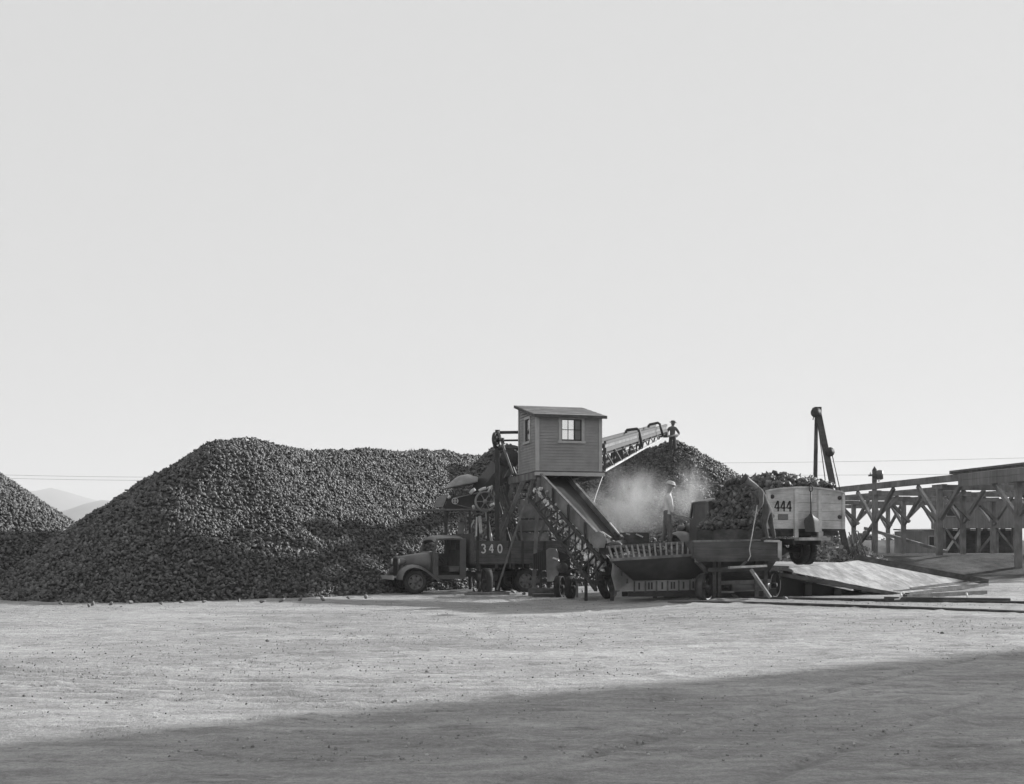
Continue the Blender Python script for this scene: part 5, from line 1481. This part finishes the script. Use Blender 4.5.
# worker bending over the beets on the wagon rim
D = 30.8
J = dict(pelvis=W(766.5, 509, D), chest=W(761.5, 493.5, D), neck=W(754.5, 485.2, D), head=W(746.8, 479.8, D - .02),
         shL=W(761, 491.5, D - .21), elL=W(761.5, 504.0, D - .34), wrL=W(756.5, 511.5, D - .36), hdL=W(755.8, 514, D - .36),
         shR=W(756.5, 491.5, D + .20), elR=W(757, 505, D + .28), wrR=W(754.5, 514, D + .12), hdR=W(754.2, 516, D + .06),
         hipL=W(766.5, 511, D - .11), knL=W(764.0, 524, D - .13), anL=W(767.5, 537.8, D - .13), toeL=W(760.5, 539.8, D - .16),
         hipR=W(769.5, 511, D + .10), knR=W(771, 524, D + .12), anR=W(774.5, 537.8, D + .12), toeR=W(768.5, 539.8, D + .14))
person(J, 2.0, 'worker bending over on the rim of the plank wagon with a long pole', ('shirt_dark', 'denim', 'skin_shadow', 'hat_felt'), face=(-.8, -.1, -.55), hat='hat_felt', brim=.10)
q = MB(); q.tube([W(757.2, 505, D - .40), W(755.6, 515, D - .40), W(749.5, 549, D - .42), W(750.5, 556, D - .46), W(748, 561, D - .5)], .013, 8); o = q.build('pole', 'rope'); tag(o, 'long thin pale pole held by the worker bending on the wagon rim', 'pole')
# worker standing in the dust
D = 32.9
J = dict(pelvis=W(667.3, 514.5, D), chest=W(668.3, 499.5, D), neck=W(669.2, 492, D), head=W(670.4, 485.8, D),
         shL=W(669.5, 496.5, D - .17), elL=W(671.5, 507.0, D - .24), wrL=W(673.5, 514.0, D - .22), hdL=W(675.2, 515.5, D - .20),
         shR=W(667.5, 496.5, D + .17), elR=W(667.5, 507.5, D + .24), wrR=W(672.0, 513, D + .16), hdR=W(674.2, 514, D + .12),
         hipL=W(667.0, 516, D - .10), knL=W(670.0, 529.5, D - .10), anL=W(670.5, 543.2, D - .12), toeL=W(675.5, 545.2, D - .14),
         hipR=W(667.3, 516, D + .10), knR=W(665.5, 530, D + .14), anR=W(661.5, 543.2, D + .16), toeR=W(666.5, 545.2, D + .16))
person(J, 2.05, 'worker in light shirt and pale hat standing upright in the dust', ('shirt_light', 'overalls', 'skin_tone', 'hat_felt'), face=(1, -.15, -.15), hat='hat_pale', brim=.125)
q = MB(); q.tube([W(674.5, 514, D - .22), W(682, 516, D), W(691, 519, D + .4)], .018, 8); o = q.build('lever', 'rope'); tag(o, 'thin pale lever held by the worker standing in the dust', 'lever')
# worker on the heap
D = 57.2; zf = float(h_right(W(673, 440, D).x, D)) - .38
s0 = F / D
def HP(px, up, dy=0): return V((px - CX) / F * D, D + dy, zf + up)
J = dict(pelvis=HP(672.4, .95), chest=HP(672.6, 1.33), neck=HP(672.8, 1.50), head=HP(673.0, 1.64, -.02),
         shL=HP(675.6, 1.41, -.02), elL=HP(679.4, 1.13, .05), wrL=HP(677.2, 1.0, -.16), hdL=HP(675.9, .99, -.22),
         shR=HP(669.4, 1.41, -.02), elR=HP(666.2, 1.13, .05), wrR=HP(668.2, .97, -.18), hdR=HP(669.6, .97, -.24),
         hipL=HP(674.3, .91), knL=HP(674.8, .5, -.04), anL=HP(675.2, .08), toeL=HP(676, .05, -.17),
         hipR=HP(670.6, .91), knR=HP(670.2, .5, -.04), anR=HP(669.8, .08), toeR=HP(669.2, .05, -.17))
person(J, 2.1, 'worker in a brimmed hat standing on the peak of the right beet heap', ('shirt_dark', 'denim', 'skin_shadow', 'hat_felt'), face=(.35, -.9, 0), hat='hat_felt', brim=.155)
q = MB(); q.tube([HP(668.0, .93, -.27), HP(677.5, 1.07, -.24)], .04, 8); o = q.build('stick', 'pale_timber'); tag(o, 'short pale stick held by the worker on the heap peak', 'stick')

# ------------------------------------------------------------------ dust and haze
def volume_mat(name, dens, noise=None, aniso=.0, col=.9):
    m = bpy.data.materials.new(name); m.use_nodes = True; nt = m.node_tree; N = nt.nodes; L = nt.links
    for n in list(N): N.remove(n)
    o = N.new('ShaderNodeOutputMaterial'); v = N.new('ShaderNodeVolumePrincipled'); v.inputs['Color'].default_value = (col, col, col, 1)
    v.inputs['Anisotropy'].default_value = aniso; v.inputs['Density'].default_value = dens; L.new(v.outputs[0], o.inputs['Volume'])
    if noise:
        tc = N.new('ShaderNodeTexCoord'); n = N.new('ShaderNodeTexNoise'); n.inputs['Scale'].default_value = noise; n.inputs['Detail'].default_value = 4; n.inputs['Roughness'].default_value = .6
        L.new(tc.outputs['Object'], n.inputs['Vector'])
        r = N.new('ShaderNodeMapRange'); r.inputs[1].default_value = .40; r.inputs[2].default_value = .72; L.new(n.outputs['Fac'], r.inputs[0])
        ln = N.new('ShaderNodeVectorMath'); ln.operation = 'LENGTH'; mp = N.new('ShaderNodeMapping'); mp.inputs['Scale'].default_value = (1 / 1.75, 1 / 1.3, 1 / 1.25)
        L.new(tc.outputs['Object'], mp.inputs[0]); L.new(mp.outputs[0], ln.inputs[0])
        fr = N.new('ShaderNodeMapRange'); fr.interpolation_type = 'SMOOTHSTEP'; fr.inputs[1].default_value = .05; fr.inputs[2].default_value = 1.0; fr.inputs[3].default_value = 1; fr.inputs[4].default_value = 0
        L.new(ln.outputs['Value'], fr.inputs[0])
        a = N.new('ShaderNodeMath'); a.operation = 'MULTIPLY'; L.new(r.outputs[0], a.inputs[0]); L.new(fr.outputs[0], a.inputs[1])
        b = N.new('ShaderNodeMath'); b.operation = 'MULTIPLY'; b.inputs[1].default_value = dens; L.new(a.outputs[0], b.inputs[0]); L.new(b.outputs[0], v.inputs['Density'])
    return m


mats_d = volume_mat('dust_air', 1.75, .8, .2, .85)
for (px, py, D, sc_) in ((630, 503, 37.6, (1.12, 1.1, 1.15)), (689, 492, 38.4, (.55, .6, .95))):
    q = MB(); q.lathe([(-1.25 * math.cos(math.pi * i / 14), max(.004, math.sin(math.pi * i / 14) * 1.75)) for i in range(15)], (0, 0, 0), (0, 0, 1), 28, squash=(1, 1.3 / 1.75))
    o = q.build('dust_cloud', mats_d); o.location = W(px, py, D); o.scale = sc_; tag(o, kind='stuff', label='pale dust cloud drifting round the standing worker' if px < 680 else 'thinner wisp of dust between the standing worker and the beet load', cat='dust')
hz = MB(); hz.span((-4600, -450, -1.5), (4600, 4700, 245)); o = hz.build('haze', volume_mat('haze_air', HAZE, aniso=.1, col=.74)); tag(o, kind='stuff')

# ------------------------------------------------------------------ unseen building added outside the frame at right to throw the near-yard shadow
SAZ, SEL = R(SUN_AZ), R(SUN_EL)
sdir = V(math.cos(SAZ) * math.cos(SEL), math.sin(SAZ) * math.cos(SEL), math.sin(SEL))

WH = 10.0
dp = V(.82, .572, 0).normalized(); px_ = V(dp.y, -dp.x, 0)
off = V(math.cos(SAZ), math.sin(SAZ), 0) * WH / math.tan(SEL)
c0 = V(-4.8, 8.25, 0) + off; c1 = c0 + dp * 36; c2 = c1 + px_ * 10; c3 = c0 + px_ * 10
wroot = empty('shadow_block', (c0 + c2) / 2, 0, 'unseen boarded block added beyond the right edge to shade the near yard', 'building')
q = MB()
for a_, b_ in ((c0, c1), (c1, c2), (c2, c3), (c3, c0)): q.beam(a_ + V(0, 0, WH / 2 - .2), b_ + V(0, 0, WH / 2 - .2), .2, WH)
q.build('wall', 'barn_board', wroot)
q = MB(); o_ = V(0, 0, WH - .18); q.prism([c0 + o_ - px_ * .5, c1 + o_ - px_ * .5, c2 + o_ + px_ * .5, c3 + o_ + px_ * .5], (0, 0, .3)); q.build('roof', 'roof_felt', wroot)

# ------------------------------------------------------------------ light, sky, camera
sl = bpy.data.lights.new('sun', 'SUN'); sl.energy = SUN_E; sl.angle = R(1.4); sl.color = (1, 1, 1)
so_ = bpy.data.objects.new('sun', sl); COL.objects.link(so_); so_.rotation_euler = sdir.to_track_quat('Z', 'Y').to_euler()
wd = bpy.data.worlds.new('World'); scene.world = wd; wd.use_nodes = True
nt = wd.node_tree; N = nt.nodes; L = nt.links; bg = N['Background']
sky = N.new('ShaderNodeTexSky'); sky.sky_type = 'NISHITA'; sky.sun_disc = False; sky.sun_elevation = SEL; sky.sun_rotation = math.pi / 2 - SAZ
sky.air_density = 1.0; sky.dust_density = SKY_DUST; sky.ozone_density = 1.0; sky.altitude = 0
# black-and-white plate of the time: blue-sensitive, so the sky is read through its blue channel
bw = N.new('ShaderNodeSeparateColor'); L.new(sky.outputs[0], bw.inputs[0]); 
pw = N.new('ShaderNodeMath'); pw.operation = 'POWER'; pw.inputs[1].default_value = .06; L.new(bw.outputs['Blue'], pw.inputs[0])   # film shoulder: thin bright overcast
ml = N.new('ShaderNodeMath'); ml.operation = 'MULTIPLY'; ml.inputs[1].default_value = SKY_K; L.new(pw.outputs[0], ml.inputs[0]); L.new(ml.outputs[0], bg.inputs['Color']); bg.inputs['Strength'].default_value = SKY_E

cam = bpy.data.cameras.new('camera'); co_ = bpy.data.objects.new('camera', cam); COL.objects.link(co_)
co_.location = (0, 0, CAMH); co_.rotation_euler = (R(90), 0, 0)
cam.sensor_fit = 'HORIZONTAL'; cam.sensor_width = 36; cam.lens = F / 1024 * 36; cam.shift_y = (YH - 392) / 1024; cam.shift_x = 0
cam.clip_start = .1; cam.clip_end = 20000
scene.camera = co_
vs = scene.view_settings; vs.view_transform = 'Standard'; vs.look = 'None'; vs.exposure = EXPOSURE; vs.gamma = 1; vs.use_curve_mapping = False
scene.render.engine = 'CYCLES'
cy = scene.cycles; cy.use_denoising = True
try: cy.denoiser = 'OPENIMAGEDENOISE'
except Exception: pass
cy.max_bounces = 6; cy.diffuse_bounces = 3; cy.glossy_bounces = 3; cy.transmission_bounces = 4; cy.transparent_max_bounces = 12; cy.volume_bounces = 1
cy.volume_step_rate = 1.0; cy.volume_max_steps = 128
cy.sample_clamp_indirect = 6
cy.use_adaptive_sampling = True; cy.adaptive_threshold = .02
